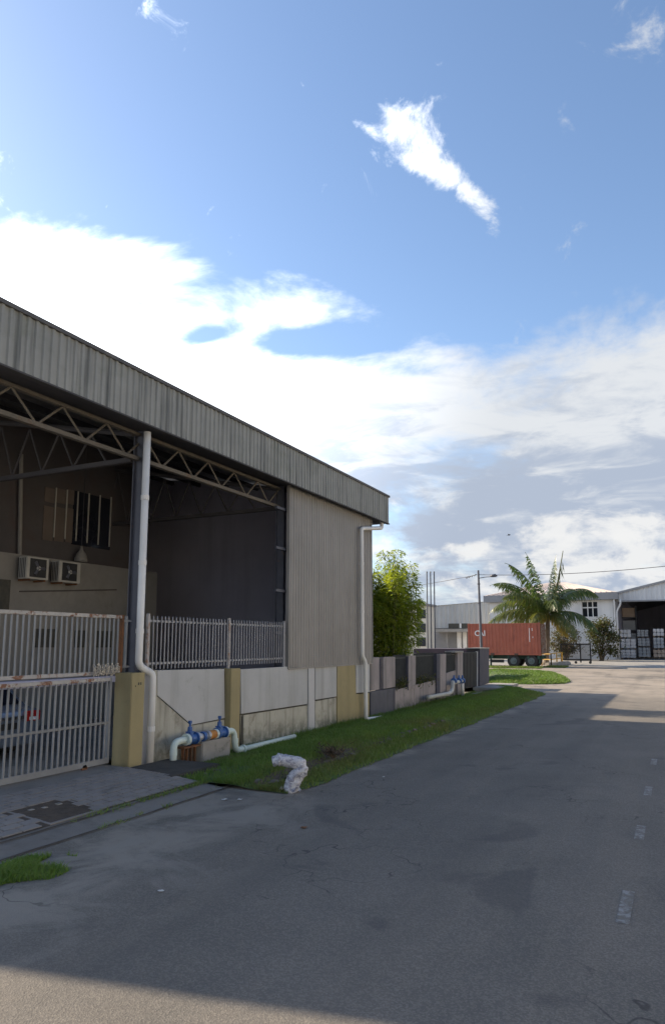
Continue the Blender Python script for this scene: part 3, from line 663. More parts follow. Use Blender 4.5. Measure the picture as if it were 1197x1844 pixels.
# office block inside the shed
XO = -15.5; oz = 4.72; oy1 = wY(284, 1030, XO)
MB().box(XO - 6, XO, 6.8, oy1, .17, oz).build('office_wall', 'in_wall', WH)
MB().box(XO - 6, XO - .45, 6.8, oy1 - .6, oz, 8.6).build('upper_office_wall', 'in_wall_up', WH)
XU = XO - .45
wn = MB().box(XU, XU + .05, wY(76, 930, XU), wY(204, 930, XU), wZ(76, 985, XU) - .5, wZ(76, 985, XU) - .44).build('office_window', 'in_wall', WH)
for a, b in ((78, 96), (99, 116), (119, 131)):
    for (q0, q1) in ((876, 902), (910, 972)):
        MB().box(XU + .002, XU + .03, wY(a, 930, XU), wY(b, 930, XU), wZ(a, q1 + (a - 78) * .1, XU), wZ(a, q0 + (a - 78) * .1, XU)).build('curtain', 'curtain', wn)
MB().box(XU + .002, XU + .022, wY(131, 930, XU), wY(200, 930, XU), wZ(160, 985, XU), wZ(160, 890, XU)).build('pane', 'glass_dark', wn)
for px in (97, 117, 137, 157, 177, 197):
    dyp = (px - 97) * .17
    MB().box(XU + .04, XU + .065, wY(px - .8, 930, XU), wY(px + .8, 930, XU), wZ(px, 968 + dyp, XU), wZ(px, 878 + dyp, XU)).build('mullion', 'ac', wn)
MB().tube([onX(39, 818, XU + .1), onX(36, 1000, XU + .1)], .055, 8).build('conduit', 'in_wall', WH)
# dark opening and vent holes in the office wall, half hidden by the railing
for (a, b, q0, q1) in ((62, 102, 1132, 1166), (134, 152, 1135, 1166), (172, 200, 1136, 1166), (-8, 12, 1042, 1100)):
    MB().box(XO + .001, XO + .03, wY(a, 1150, XO), wY(b, 1150, XO), wZ(a, q1, XO), wZ(a, q0, XO)).build('wall_opening', 'groove', WH)
MB().tube([onX(36, 1085 - 20, XO + .03), onX(210, 1062, XO + .03)], .02, 6).build('wall_conduit', 'in_wall_up', WH)
# bell-shaped lamp on the ledge
pb = onX(146, 1012, XO - .2); t = thing('pendant_lamp', 'bell-shaped lamp hanging over the ledge inside the shed', 'lamp', pb)
mb = MB(); mb.tube([pb + Vector((0, 0, z)) for z in (0, .12, .26, .34, .48)], [.19, .18, .13, .06, .03], 14); mb.build('shade', 'in_wall', t, smooth=True)
MB().tube([pb + Vector((0, 0, .48)), Vector((pb.x, pb.y, 8.3))], .012, 5).build('cord', 'wire', t)
# air conditioners
def air_con(px0, px1, py0, py1, lab):
    a = onX(px0, py1, XO + .12); b = onX(px1, py0, XO + .12); t = thing('air_conditioner', lab, 'air conditioner', (XO + .2, a.y, a.z), 'air conditioners on the office wall')
    y0, y1, z0, z1 = a.y, b.y, a.z, a.z + .58
    MB().box(XO + .10, XO + .42, y0, y1, z0, z1, .015).build('casing', 'ac', t)
    MB().box(XO + .421, XO + .435, y0 + .1, y0 + .62, z0 + .05, z0 + .54).build('grille_panel', 'black_metal', t)
    c = Vector((XO + .45, y0 + .36, z0 + .29))
    mb = MB(); mb.ring(c, (1, 0, 0), 0, .06, .03, 12); mb.build('fan_hub', 'ac', t)
    for k in range(3):
        q = k * 2.094; mb = MB(); e = c + Vector((-.005, math.cos(q) * .2, math.sin(q) * .2)); mb.tube([c + Vector((-.005, 0, 0)), e], [.03, .05], 4); mb.build('fan_blade', 'lamp_grey', t)
    mb = MB()
    for k in range(5): mb.box(XO + .11 + k * .06, XO + .125 + k * .06, y0 - .012, y0 - .001, z0 + .03, z1 - .03)
    mb.build('side_fins', 'black_metal', t)
    for yy in (y0 + .12, y1 - .12): MB().box(XO, XO + .42, yy - .02, yy + .02, z0 - .05, z0 - .001).build('bracket', 'rust', t)
air_con(33, 76, 1002, 1042, 'old white air conditioner unit beside the conduit on the office wall')
air_con(92, 133, 1008, 1048, 'old white air conditioner unit nearer the bell-shaped lamp on the office wall')

# ------- street wall below the opening (part of the warehouse)
def wpanel(name, p0, p1, zt0, zt1, zb, mat, X=XW, th=.14, bev=.006):
    """wall panel between two photo columns; zt0/zt1 tops from the photo"""
    y0, y1 = wY(p0, 1230, X), wY(p1, 1230, X); mb = MB()
    mb.prism([(y0, zb), (y1, zb), (y1, zt1), (y0, zt0)], 0, X - th, X); return mb.build(name, mat, WH)
# gate pillar
gp0, gp1 = wY(238, 1213, -9.2), wY(262, 1213, -9.2)
MB().box(-9.62, -9.2, gp0, gp1, -.25, 1.83, .012).build('gate_pillar', 'yellow', WH)
# faint stencilled marks on the pillar face
for k, (dy, dzv, w, h) in enumerate(((.18, 1.60, .035, .05), (.24, 1.60, .03, .05), (.10, 1.57, .02, .03))): MB().box(-9.2, -9.197, gp0 + dy, gp0 + dy + w, dzv, dzv + h).build('stencil_mark', 'groove', WH)
MB().prism([(gp1 + .0, -.3), (wY(270), -.3), (wY(270), 1.80), (gp1 + .0, 1.80)], 0, -9.55, -9.33).build('wall_end', 'white_pilaster', WH)
zz = lambda px, py: wZ(px, py)
core = MB().box(XW - .16, XW - .04, wY(270), YE, -.4, 1.66).build('wall_core', 'groove', WH)
# first bay: rendered panel with a slanting crack joint above the stained plinth
yA, yB, yC = wY(270), wY(336, 1300), wY(405)
def poly_panel(name, pts, mat, X=XW, th=.13):
    mb = MB(); mb.prism([(onX(px, py, X).y, onX(px, py, X).z) for px, py in pts], 0, X - th, X); return mb.build(name, mat, WH)
poly_panel('wall_panel', [(284, 1252), (284, 1207), (404, 1204.5), (405, 1293), (345, 1305)], 'white_wall', XW + .015)
poly_panel('wall_panel', [(270, 1420), (270, 1207), (283, 1207), (283, 1254), (344, 1307), (404, 1296), (404, 1420)], 'cream_wall')
poly_panel('wall_strip', [(405, 1296), (405, 1210), (409, 1210), (409, 1400), (405, 1400)], 'white_pilaster', XW - .02)
# yellow pillar between the bays
yp0, yp1 = wY(416, 1230, -9.24), wY(433, 1230, -9.24)
MB().box(-9.6, -9.24, yp0, yp1, -.3, wZ(420, 1204, -9.24), .01).build('pillar', 'yellow', WH)
# second bay
poly_panel('wall_panel', [(434.5, 1285.5), (433.5, 1205.5), (519, 1200.5), (519, 1201.5), (553.5, 1202), (553.5, 1267.5)], 'white_wall', XW + .02)
poly_panel('wall_panel', [(438.5, 1345), (438.5, 1288), (555, 1270), (555, 1345)], 'cream_wall', XW - .005)
MB().box(XW - .03, XW + .012, wY(435.6), wY(437.6), wZ(436, 1342), wZ(436, 1290)).build('wall_joint', 'groove', WH)
poly_panel('wall_panel', [(433.5, 1345), (433.5, 1288), (435.4, 1288), (435.4, 1345)], 'cream_wall', XW - .005)
# white pilaster, short bay, yellow pillar, white strip
poly_panel('pilaster', [(556, 1345), (555.5, 1201.5), (566.5, 1201), (567, 1345)], 'white_pilaster', XW + .04)
poly_panel('wall_panel', [(568, 1260), (568, 1201), (606, 1199), (606, 1254)], 'white_wall', XW + .015)
poly_panel('wall_panel', [(568, 1345), (568, 1263), (606, 1256), (606, 1345)], 'cream_wall', XW)
poly_panel('pillar', [(607.5, 1345), (607.5, 1199), (639, 1197.5), (641, 1250), (650, 1250), (664.5, 1248), (664.5, 1330)], 'yellow', XW + .04)
poly_panel('wall_strip', [(641, 1248), (641, 1197.5), (665.5, 1196), (665.5, 1246)], 'white_wall', XW + .025)
# downpipes
def pipe(name, pts, r, mat, parent, n=12, rr=.12, collars=()):
    o = MB().tube(rounded(pts, rr), r, n).build(name, mat, parent, smooth=True)
    for (c, ax) in collars: MB().ring(c, ax, 0, r * 1.12, .09, n).build('pipe_collar', mat, o, smooth=False)
    return o
XP = -9.30
p_ = [onX(264, 782, XP), onX(250, 1196, XP), onX(259, 1205, XP + .02), onX(275.5, 1213, XP + .1), onX(273, 1392, XP + .1)]
p_[0] = Vector((XP, p_[1].y, p_[0].z + .05)); p_[0].y = p_[1].y; p_[4] = Vector((p_[3].x, p_[3].y, -.1))
pipe('downpipe', p_, .072, 'pvc', WH, collars=[(Vector((XP, p_[0].y, z)), (0, 0, 1)) for z in (5.25, 3.95, 2.62)] + [(Vector((p_[3].x, p_[3].y, .75)), (0, 0, 1))])
XQ = -9.22
q_ = [onX(687, 930, -9.2), onX(687, 951, -9.2), onX(654, 953, XQ), onX(652, 1182, XQ), onX(657.5, 1192, XQ + .02), onX(657.5, 1296, XQ + .03), onX(690, 1292, XQ + .18), onX(697, 1304, XQ + .25)]
q_[2].y = q_[3].y; q_[5].y = q_[4].y
pipe('downpipe', q_, .068, 'pvc', WH, rr=.1, collars=[(Vector((XQ, q_[3].y, z)), (0, 0, 1)) for z in (5.0, 3.4)])

# ------------------------------------------------------------------ railing on the wall
FX = -9.42; fy0, fy1 = wY(265, 1110, FX), wY(512, 1120, FX)
RL = thing('picket_railing', 'grey steel picket railing standing on the white wall under the shed opening', 'railing', (FX, fy0, 1.75))
ph = wZ(270, 1109, FX) - 1.86
pk = MB().tube([(0, 0, 0), (0, 0, ph - .03), (0, 0, ph)], [.014, .014, .005], 6); pkm = mesh_of(pk, 'picket', 'fence')
npk = 46
for k in range(npk):
    y = fy0 + .09 + (fy1 - fy0 - .14) * k / (npk - 1)
    if abs(y - wY(412, 1150, FX)) < .05: continue
    piece('picket', pkm, RL, (FX, y, 1.87), (0, rng.gauss(0, .006), 0))
for z in (wZ(270, 1118, FX), wZ(270, 1195, FX)):
    MB().box(FX - .03, FX - .014, fy0, fy1, z - .022, z + .022).build('rail', 'fence', RL)
for px, mt in ((266, 'rustpost'), (412, 'rustpost'), (511, 'fence')):
    y = wY(px, 1150, FX); MB().box(FX - .028, FX + .028, y - .03, y + .03, 1.70, wZ(270, 1107, FX) + .02, .006).build('post', mt, RL)

# ------------------------------------------------------------------ gates
GX = -9.50
G = thing('sliding_gate', 'grey barred sliding gate closing the driveway beside the yellow pillar', 'gate', (GX, 8, .2))
gz1 = wZ(0, 1236, GX); gz0 = wZ(0, 1409, GX); gzm = wZ(0, 1328, GX); gy0, gy1 = 5.2, wY(196, 1300, GX)
for z, h, mt in ((gz1, .06, 'rustpaint'), (gzm, .045, 'gatebar'), (gz0, .10, 'gatebar')): MB().box(GX - .03, GX + .02, gy0, gy1, z - h / 2, z + h / 2, .006).build('rail', mt, G)
for y in (gy0, gy1): MB().box(GX - .032, GX + .022, y - .03, y + .03, gz0 - .051, gz1 + .031, .006).build('stile', 'gatebar', G)
bm_ = mesh_of(MB().box(-.012, .012, -.015, .015, 0, gz1 - gz0 - .08), 'bar', 'gatebar')
y = gy1 - .10
while y > gy0 + .05: piece('bar', bm_, G, (GX + .01, y, gz0 + .05), (rng.gauss(0, .003), 0, 0)); y -= .118
for y in (gy1 - .55, gy0 + .6): MB().ring((GX, y, gz0 - .06), (1, 0, 0), 0, .06, .04, 14).build('roller', 'rust', G)
MB().box(GX - .10, GX + .10, gy0, gy1 + .1, .12, gz0 - .115).build('track', 'soil', G)
G2 = thing('upper_railing', 'rust-flecked white barred railing above the sliding gate', 'railing', (GX - .25, 8, 1.8))
UX = GX - .22; uz1 = wZ(0, 1101, UX); uz0 = wZ(0, 1222, UX); uy1 = wY(219, 1150, UX)
for z in (uz1, uz0): MB().box(UX - .03, UX + .03, gy0, uy1 + .02, z - .032, z + .032, .006).build('rail', 'rustpaint', G2)
bm2 = mesh_of(MB().box(-.011, .011, -.013, .013, 0, uz1 - uz0 - .06), 'bar', 'gatebar')
y = uy1 - .1
while y > gy0 + .05: piece('bar', bm2, G2, (UX, y, uz0 + .03), (rng.gauss(0, .003), 0, 0)); y -= .116
MB().box(UX - .032, UX + .032, uy1 - .04, uy1 + .03, uz0 - .04, uz1 + .04, .006).build('end_post', 'rust', G2)
MB().box(UX - .02, UX + .02, uy1 + .10, uy1 + .14, uz0 + .08, uz1 + .02).build('bar_stub', 'gatebar', G2)
for z in (uz1 - .07, uz0 + .10): MB().box(UX - .015, UX + .015, uy1 + .03, uy1 + .24, z - .02, z + .02).build('tie_lug', 'gatebar', G2)
MB().box(UX - .15, UX + .12, gy0, uy1, uz0 - .17, uz0 - .06).build('beam', 'in_dark', G2)
# razor wire tangle on the pillar top
pc = onX(192, 1210, UX + .12); mb = MB(); rr = random.Random(3)
for k in range(3):
    pts = []
    for q in range(60):
        a = q * .62; pts.append(pc + Vector((.05 * math.cos(a) + rr.uniform(-.02, .02), -.33 + .66 * q / 59, .06 + .085 * math.sin(a + k) + rr.uniform(-.02, .02) - .03 * k)))
    mb.tube(pts, .006, 4)
for q in range(60):
    p = pc + Vector((rr.uniform(-.06, .06), rr.uniform(-.33, .33), rr.uniform(-.07, .16))); mb.box(p.x - .004, p.x + .004, p.y - .016, p.y + .016, p.z - .008, p.z + .008)
tag(mb.build('razor_wire', 'wirecoil', loc=pc), 'tangled coil of razor wire between railing and yellow gate pillar', 'wire')

# ------------------------------------------------------------------ car behind the gate
cl = onX(75, 1290, -11.6); CY1 = cl.y; cw = 1.68
car = thing('parked_car', 'steel blue car with red tail lights parked behind the sliding gate', 'car', (-13.6, CY1 - cw / 2, .17))
xb = -11.6  # rear bumper; nose points into the shed
prof = [(xb - .05, .42), (xb, .55), (xb - .02, .80), (xb - .06, 1.08), (xb - .42, 1.14), (xb - 1.05, 1.58), (xb - 2.2, 1.60), (xb - 3.0, 1.16), (xb - 3.95, 1.02), (xb - 4.15, .70), (xb - 4.1, .42)]
mb = MB(); mb.prism(prof, 1, CY1 - cw, CY1)
body = mb.build('body', 'carpaint', car)
bv = body.modifiers.new('bevel', 'BEVEL'); bv.width = .07; bv.segments = 3; bv.limit_method = 'ANGLE'
for p in body.data.polygons: p.use_smooth = True
mb = MB(); mb.quad((xb - .44, CY1 - cw + .16, 1.17), (xb - .44, CY1 - .16, 1.17), (xb - 1.0, CY1 - .2, 1.56), (xb - 1.0, CY1 - cw + .2, 1.56)); 
for v in mb.v: v.x += .025; v.z += .01
mb.build('rear_window', 'glass_dark', car)
for ya, yb in ((CY1 - .38, CY1 - .03), (CY1 - cw + .03, CY1 - cw + .38)):
    l = MB().box(xb - .07, xb + .012, ya, yb, .86, 1.06, .012).build('tail_light', 'red_lens', car)
    MB().box(xb - .05, xb + .016, ya + .08, yb - .10, .88, .94).build('reversing_lamp', 'clear_lens', l)
MB().box(xb - .05, xb + .02, CY1 - cw + .4, CY1 - .4, .92, .98).build('chrome_strip', 'chrome', car)
MB().box(xb - .05, xb + .015, CY1 - cw / 2 - .26, CY1 - cw / 2 + .26, .74, .86).build('number_plate', 'black_metal', car)
MB().box(xb - .1, xb + .05, CY1 - cw + .05, CY1 - .05, .42, .62, .03).build('bumper', 'carpaint', car)
for xx in (xb - .85, xb - 3.4):
    for yy in (CY1 - .09, CY1 - cw + .09):
        w_ = MB().ring((xx, yy, .17 + .30), (0, 1, 0), 0, .30, .19, 20).build('wheel', 'tyre', car); MB().ring((xx, yy, .47), (0, 1, 0), 0, .18, .2, 16).build('rim', 'chrome', w_)

# ------------------------------------------------------------------ water valve set at the wall
def valve_set(name, lab, x, ys, z, r, sc, mats, grp=None):
    pass
VXp = -8.95
def vp(px, py): return onX(px, py, VXp)
A = vp(312, 1330)
VS = thing('water_valve_set', 'pale green water pipe with two blue gate valves against the wall', 'water pipe', (VXp, vp(360, 1370).y, 0))
zc = vp(350, 1329).z; r = .068
yE1 = vp(313, 1340).y
pipe('inlet_elbow', [Vector((VXp, yE1, -.15)), Vector((VXp, yE1, zc)), Vector((VXp, vp(336, 1327).y, zc))], r, 'palegreen', VS, rr=.16, collars=[(Vector((VXp, yE1, vp(313, 1356).z)), (0, 0, 1))])
def drum(px0, px1, rr, mat, nm): 
    y0, y1 = vp(px0, 1328).y, vp(px1, 1328).y; return MB().ring((VXp, (y0 + y1) / 2, zc), (0, 1, 0), 0, rr, y1 - y0, 18).build(nm, mat, VS)
drum(334, 338, .115, 'palegreen', 'flange'); 
def gate_valve(px0, px1, pxc):
    y0, y1, yc = vp(px0, 1328).y, vp(px1, 1328).y, vp(pxc, 1328).y
    t = MB().ring((VXp, (y0 + y1) / 2, zc), (0, 1, 0), 0, .09, y1 - y0, 16).build('gate_valve', 'blue', VS)
    for y in (y0 + .015, y1 - .015): MB().ring((VXp, y, zc), (0, 1, 0), 0, .125, .03, 18).build('flange', 'blue', t)
    MB().tube([(VXp, yc, zc), (VXp, yc, zc + .13), (VXp, yc, zc + .16), (VXp, yc, zc + .24)], [.075, .07, .05, .045], 12).build('bonnet', 'blue', t)
    MB().box(VXp - .065, VXp + .065, yc - .065, yc + .065, zc + .125, zc + .15).build('bonnet_flange', 'blue', t)
    MB().tube([(VXp, yc, zc + .24), (VXp, yc, zc + .33)], .02, 8).build('stem', 'blue', t)
    MB().box(VXp - .03, VXp + .03, yc - .03, yc + .03, zc + .30, zc + .36, .006).build('stem_cap', 'blue', t)
gate_valve(338.5, 352, 342); drum(352, 357, .11, 'meter', 'flange'); drum(357, 371, .072, 'meter', 'water_meter'); drum(363, 367, .10, 'blue', 'meter_flange'); drum(371, 375, .10, 'meter', 'flange'); drum(375, 386, .09, 'orange', 'rusty_coupling'); drum(386, 389.5, .10, 'palegreen', 'flange')
gate_valve(389.5, 404, 395); drum(404, 407, .115, 'palegreen', 'flange')
yE2 = vp(423, 1340).y; zlow = vp(423, 1352).z
pipe('outlet_elbow', [Vector((VXp, vp(406, 1325).y, zc)), Vector((VXp, yE2 - .05, zc)), Vector((VXp + .02, yE2, zlow)), Vector((VXp + .02, yE2 + .32, zlow + .0))], r, 'palegreen', VS, rr=.15, collars=[(Vector((VXp + .01, yE2 - .02, (zc + zlow) / 2)), (0, 0, 1))])
pe = onX(530, 1326, VXp - .15); ps = Vector((VXp + .02, yE2 + .25, zlow))
MB().tube([ps, pe], .06, 12).build('supply_pipe', 'palegreen', VS, smooth=True)
MB().ring(ps + (pe - ps).normalized() * .05, pe - ps, 0, .095, .06, 14).build('flange', 'palegreen', VS)
# thrust block and rusty bracket under the valves
t = thing('concrete_block', 'rough concrete block under the blue valves', 'block', (VXp, vp(385, 1370).y, 0))
MB().box(VXp - .28, VXp + .10, vp(357, 1360).y, vp(408, 1360).y, -.2, zc - .10, .02).build('block', 'concrete', t)
t = thing('pipe_bracket', 'rusty steel bracket frame holding up the pipe by the inlet elbow', 'bracket', (VXp, vp(340, 1370).y, 0))
for px in (329, 336, 343, 350):
    y = vp(px, 1365).y; MB().box(VXp - .03, VXp + .03, y - .012, y + .012, -.15, zc - .16).build('leg', 'rust', t)
MB().box(VXp - .09, VXp + .09, vp(325, 1360).y, vp(355, 1360).y, zc - .16, zc - .125).build('plate', 'rust', t)
# dark drain slab at the driveway end, shade of the opening put in its colour
mb = MB(); mb.box(-9.15, -7.9, wY(222, 1385, -9.0) + .0, wY(330, 1385, -9.0) - .3, -.05, .13, .015)
a = onZ(205, 1388, .13); tag(mb.build('drain_slab', 'slab_dark', loc=(-8.8, 10.5, 0)), 'dark concrete drain slab, gap shade in its colour, between driveway and valve pipes', 'slab')
# plastic-wrapped elbow
e0 = onZ(522, 1424, .02); t = thing('wrapped_pipe_stub', 'crumpled white plastic sheet wrapped around a bent pipe stub on the verge', 'plastic wrap', e0)
base = e0; rr = random.Random(9)
def at_depth(px, py): 
    n = Vector((FW.x, FW.y, 0)).normalized(); d = ray(px, py); return CAM + d * ((base - CAM).dot(n) / d.dot(n))
path = rounded([at_depth(521, 1427), at_depth(528, 1405), at_depth(543, 1386), at_depth(540, 1375), at_depth(505, 1368), at_depth(491, 1371)], .07, 6)
dense = []
for a, b in zip(path, path[1:]):
    for k in range(3): dense.append(a.lerp(b, k / 3))
dense.append(path[-1]); nn = len(dense)
rad = []
for k in range(nn):
    f = k / (nn - 1); rad.append((.115 if f < .45 else .098) * (1.0 if f < .93 else .8))
mb = MB(); mb.tube(dense, rad, 28)
for i_, v in enumerate(mb.v):
    c_ = dense[min(nn - 1, i_ // 28)]; f_ = 1 + .26 * mnoise.noise(v * 9) + .30 * (abs(mnoise.noise(v * 17)) - .25) + .10 * mnoise.noise(v * 40); v.xyz = c_ + (v - c_) * f_
wrap = mb.build('plastic_sheet', 'plastic', t, smooth=True)
mb = MB(); 
for k in range(10):
    a = rr.uniform(0, 6.28); c = base + Vector((math.cos(a) * .10, math.sin(a) * .10, .02)); mb.tri(c, c + Vector((math.cos(a) * .09, math.sin(a) * .09, -.015)), c + Vector((math.cos(a + .9) * .06, math.sin(a + .9) * .06, .05)))
mb.build('loose_flaps', 'plastic', t)

# ------------------------------------------------------------------ neighbour's street wall
NB = thing('boundary_wall', 'mauve-grey boundary wall with dark grilles running on from the shed corner', 'wall', (XW, 30, 0))
def npan(name, pts, mat, X=XW, th=.15, parent=NB):
    mb = MB(); mb.prism([(onX(px, py, X).y, onX(px, py, X).z) for px, py in pts], 0, X - th, X); return mb.build(name, mat, parent)
npan('wall_panel', [(667.5, 1244), (667.5, 1184), (682.5, 1183.5), (682.5, 1241.5)], 'grey_wall')
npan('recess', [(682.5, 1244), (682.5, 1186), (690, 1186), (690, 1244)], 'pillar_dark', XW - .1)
npan('wall_panel', [(690, 1240.5), (690, 1183.5), (711, 1182.5), (711, 1237)], 'grey_wall')
npan('plinth_panel', [(667.5, 1330), (667.5, 1246), (708, 1239.5), (708, 1310)], 'dark_wall', XW + .05)
npan('wall_strip', [(708.5, 1310), (708.5, 1239), (711, 1239), (711, 1310)], 'pillar_dark', XW + .01)
npan('low_wall', [(711.2, 1310), (711.2, 1243), (745, 1234.5), (745, 1300)], 'grey_wall')
npan('low_wall', [(745.2, 1300), (745.2, 1234.3), (785, 1224.5), (785, 1290)], 'grey_wall', XW + .012)
npan('pillar', [(735.5, 1240), (735.5, 1180.5), (748, 1180.5), (748, 1240)], 'grey_wall', XW + .03, .2)
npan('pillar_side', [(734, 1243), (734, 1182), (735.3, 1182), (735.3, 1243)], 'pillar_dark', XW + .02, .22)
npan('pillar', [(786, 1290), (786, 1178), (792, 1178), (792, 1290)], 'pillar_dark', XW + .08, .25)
npan('pillar', [(792.2, 1290), (792.2, 1178), (802.5, 1177.5), (802.5, 1290)], 'grey_wall', XW + .08, .25)
# grilles
def grille(p0, p1, pt, pb, mt='grille', pitch=.11):
    y0, y1 = wY(p0, 1210), wY(p1, 1210); z1 = wZ((p0 + p1) / 2, pt); z0 = wZ((p0 + p1) / 2, pb)
    o = MB().box(XW - .10, XW - .06, y0, y1, z1 - .04, z1).build('grille_rail', mt, NB); MB().box(XW - .10, XW - .06, y0, y1, z0, z0 + .04).build('grille_rail', mt, NB)
    me = mesh_of(MB().box(-.014, .014, -.02, .02, 0, z1 - z0 + .1), 'grille_bar', mt); y = y0 + .05
    while y < y1: piece('grille_bar', me, NB, (XW - .08, y, z0)); y += pitch
grille(711.5, 734, 1184, 1240); grille(748, 786, 1180, 1234, pitch=.09); grille(803, 823, 1178, 1238, pitch=.10)
npan('recess_wall', [(803, 1260), (803, 1212), (823, 1206), (823, 1250)], 'grey_wall', XW - .05)
npan('pillar', [(823.5, 1262), (823.5, 1174.5), (833, 1174.5), (833, 1250)], 'grey_wall', XW + .05, .3)
npan('pillar_cap', [(819, 1175.5), (819, 1172.5), (834, 1172), (834, 1175)], 'concrete', XW + .12, .5)
npan('gate_leaf', [(834, 1240), (834, 1175), (858.5, 1174), (858.5, 1236)], 'grille', XW - .05, .06)
for k in range(9):
    px = 836 + k * 2.6; npan('gate_bar', [(px, 1236), (px, 1176), (px + .9, 1176), (px + .9, 1236)], 'black_metal', XW - .03, .02)
npan('gate_post', [(859.5, 1238), (859.5, 1173), (863, 1173), (863, 1237)], 'far_white', XW + .0, .12)
npan('pillar', [(863.2, 1236), (863.2, 1168), (880, 1167.5), (880, 1230)], 'pillar_dark', XW + .10, .7)
npan('pillar_cap', [(862.5, 1168.5), (862.5, 1166.5), (881, 1166), (881, 1168)], 'concrete', XW + .13, .76)
# greenery hanging through the grilles
hg = MB(); rr = random.Random(12)
for k in range(900):
    px = rr.choice([rr.uniform(712, 734), rr.uniform(748, 786), rr.uniform(748, 786)]); py = rr.gauss(1233 - (px - 720) * .12, 5); p = onX(px, py, XW + rr.uniform(-.35, .06))
    blade(hg, p, rr.uniform(.06, .16), .025, 1.0, rr, rr.uniform(0, .5))
tag(stuff(hg.build('wall_creeper', 'shrub_leaf')), 'low creeper growing over the sill of the mauve-grey wall', 'creeper')
# culvert slab and second, smaller valve set
a = onZ(862, 1236, .12); b = onZ(926, 1231, .12)
mb = MB(); mb.box(-9.4, -8.0, 35.2, 39.6, .02, .16, .02); mb.box(-9.3, -8.9, 35.2, 35.5, -.3, .02); mb.box(-8.4, -8.05, 35.2, 35.5, -.3, .02)
tag(mb.build('culvert_slab', 'concrete', loc=(-8.7, 37, 0)), 'pale concrete culvert slab bridging the drain before the dark pillar', 'slab')
t = thing('water_pipe_valves', 'white water pipe with small blue valves below the mauve-grey wall', 'water pipe', (-9.0, 31, 0))
X2 = -9.05
def v2(px, py): return onX(px, py, X2)
pipe('low_pipe', [v2(770, 1256), v2(808, 1249), v2(814, 1244), v2(815, 1226)], .085, 'pvc_grey', t, rr=.2)
pipe('upper_pipe', [v2(815, 1230), v2(832, 1226)], .08, 'pvc_grey', t)
pipe('outlet_pipe', [v2(832, 1227), v2(832.5, 1252)], .08, 'pvc', t)
for px in (817, 826, 832): MB().ring(v2(px, 1226), (0, 1, 0), 0, .13, .16, 14).build('gate_valve', 'blue', t); MB().tube([v2(px, 1226), v2(px, 1216)], [.06, .04], 8).build('valve_stem', 'blue', t)

# ------------------------------------------------------------------ neighbour's sheds: the one hidden behind the corner shades the road
t = thing('neighbour_shed', 'grey metal shed standing behind the bamboo past the shed corner', 'shed', (-20, 30, 0))
NE = 7.17; XN = -15.5
MB().box(-30, XN, 24.7, 36.3, -.2, NE - .25).build('wall', 'far_sheet', t)
mb = MB(); mb.prism([(XN + .02, NE), (-22.7, NE + .9), (-30.2, NE), (-30.2, NE - .12), (-22.7, NE + .78), (XN + .02, NE - .12)], 1, 23.5, 36.4); mb.build('roof', 'roofsheet', t)

# unseen cream shed added across the road to bounce sunlight onto the shaded wall
OP = thing('bounce_shed', 'unseen long cream shed added across the road to reflect light onto the open-fronted shed', 'shed', (13, 16, 0))
mb = MB(); mb.prism([(12.2, 6.4), (21, 8.2), (30, 6.4), (30, 6.55), (21, 8.35), (12.2, 6.55)], 1, -18.5, 52.5); mb.build('roof', 'roofsheet', OP)
MB().box(12.56, 30, -18, 52, -.25, 6.4).build('wall', 'cream_sheet', OP)
for yy in (-8, 8, 24, 40): MB().box(12.46, 12.55, yy - 2.2, yy + 2.2, -.2, 4.4).build('roller_door', 'gable', OP)

# bamboo clump
def leaf(mb, p, d, L_, w, rng, tone):
    d = d.normalized(); s = d.cross(Vector((rng.uniform(-.4, .4), rng.uniform(-.4, .4), 1))).normalized() * w
    i = len(mb.v); m_ = p + d * L_ * .45; e = p + d * L_ + Vector((0, 0, -L_ * .25))
    mb.v += [p, m_ + s, e, m_ - s]; mb.f.append((i, i + 1, i + 2, i + 3)); mb.t += [tone] * 4
def bamboo(c, n, h, spread, seed, label):
    rng = random.Random(seed); t = thing('bamboo_clump', label, 'bamboo', c); cu = MB(); lf = MB()
    for k in range(n):
        a = rng.uniform(0, 6.283); q = rng.random() ** .6; b = Vector(c) + Vector((math.cos(a) * q * .5, math.sin(a) * q * .5, 0))
        H_ = h * rng.uniform(.62, 1.0) * (1.06 - .18 * q); out = Vector((math.cos(a), math.sin(a), 0)) * spread * q * rng.uniform(.6, 1.1)
        pts = []
        for s in range(8):
            f = s / 7; pts.append(b + out * f ** 1.8 + Vector((0, 0, H_ * (f - .10 * f ** 4))))
        cu.tube(pts, [.022 * (1 - .85 * s / 7) for s in range(8)], 5)
        for s in range(420):
            f = .26 + .74 * rng.random() ** .7; i = min(6, int(f * 7)); p = pts[i].lerp(pts[i + 1], f * 7 - i)
            a2 = rng.uniform(0, 6.283); sd = Vector((math.cos(a2), math.sin(a2), rng.uniform(-.25, .4))); R_ = (.75 * (1 - f) ** .6 + .16) * rng.random() ** .5
            p2 = p + sd * R_
            if p2.x > -9.75 and p2.z < 2.3: continue
            tone = max(0, min(1, rng.gauss(.2 + .25 * f, .18)))
            leaf(lf, p2, sd + Vector((rng.gauss(0, .5), rng.gauss(0, .5), rng.uniform(-.7, .3))), rng.uniform(.14, .26), rng.uniform(.02, .034), rng, tone)
    cu.build('culms', 'culm', t); lf.build('crown', 'bamboo_leaf', t); return t
bc = onY(706, 1185, 27.0)
bamboo((bc.x - .1, 27.0, 0), 40, 7.0, 1.05, 5, 'tall feathery bamboo clump rising behind the mauve-grey boundary wall')
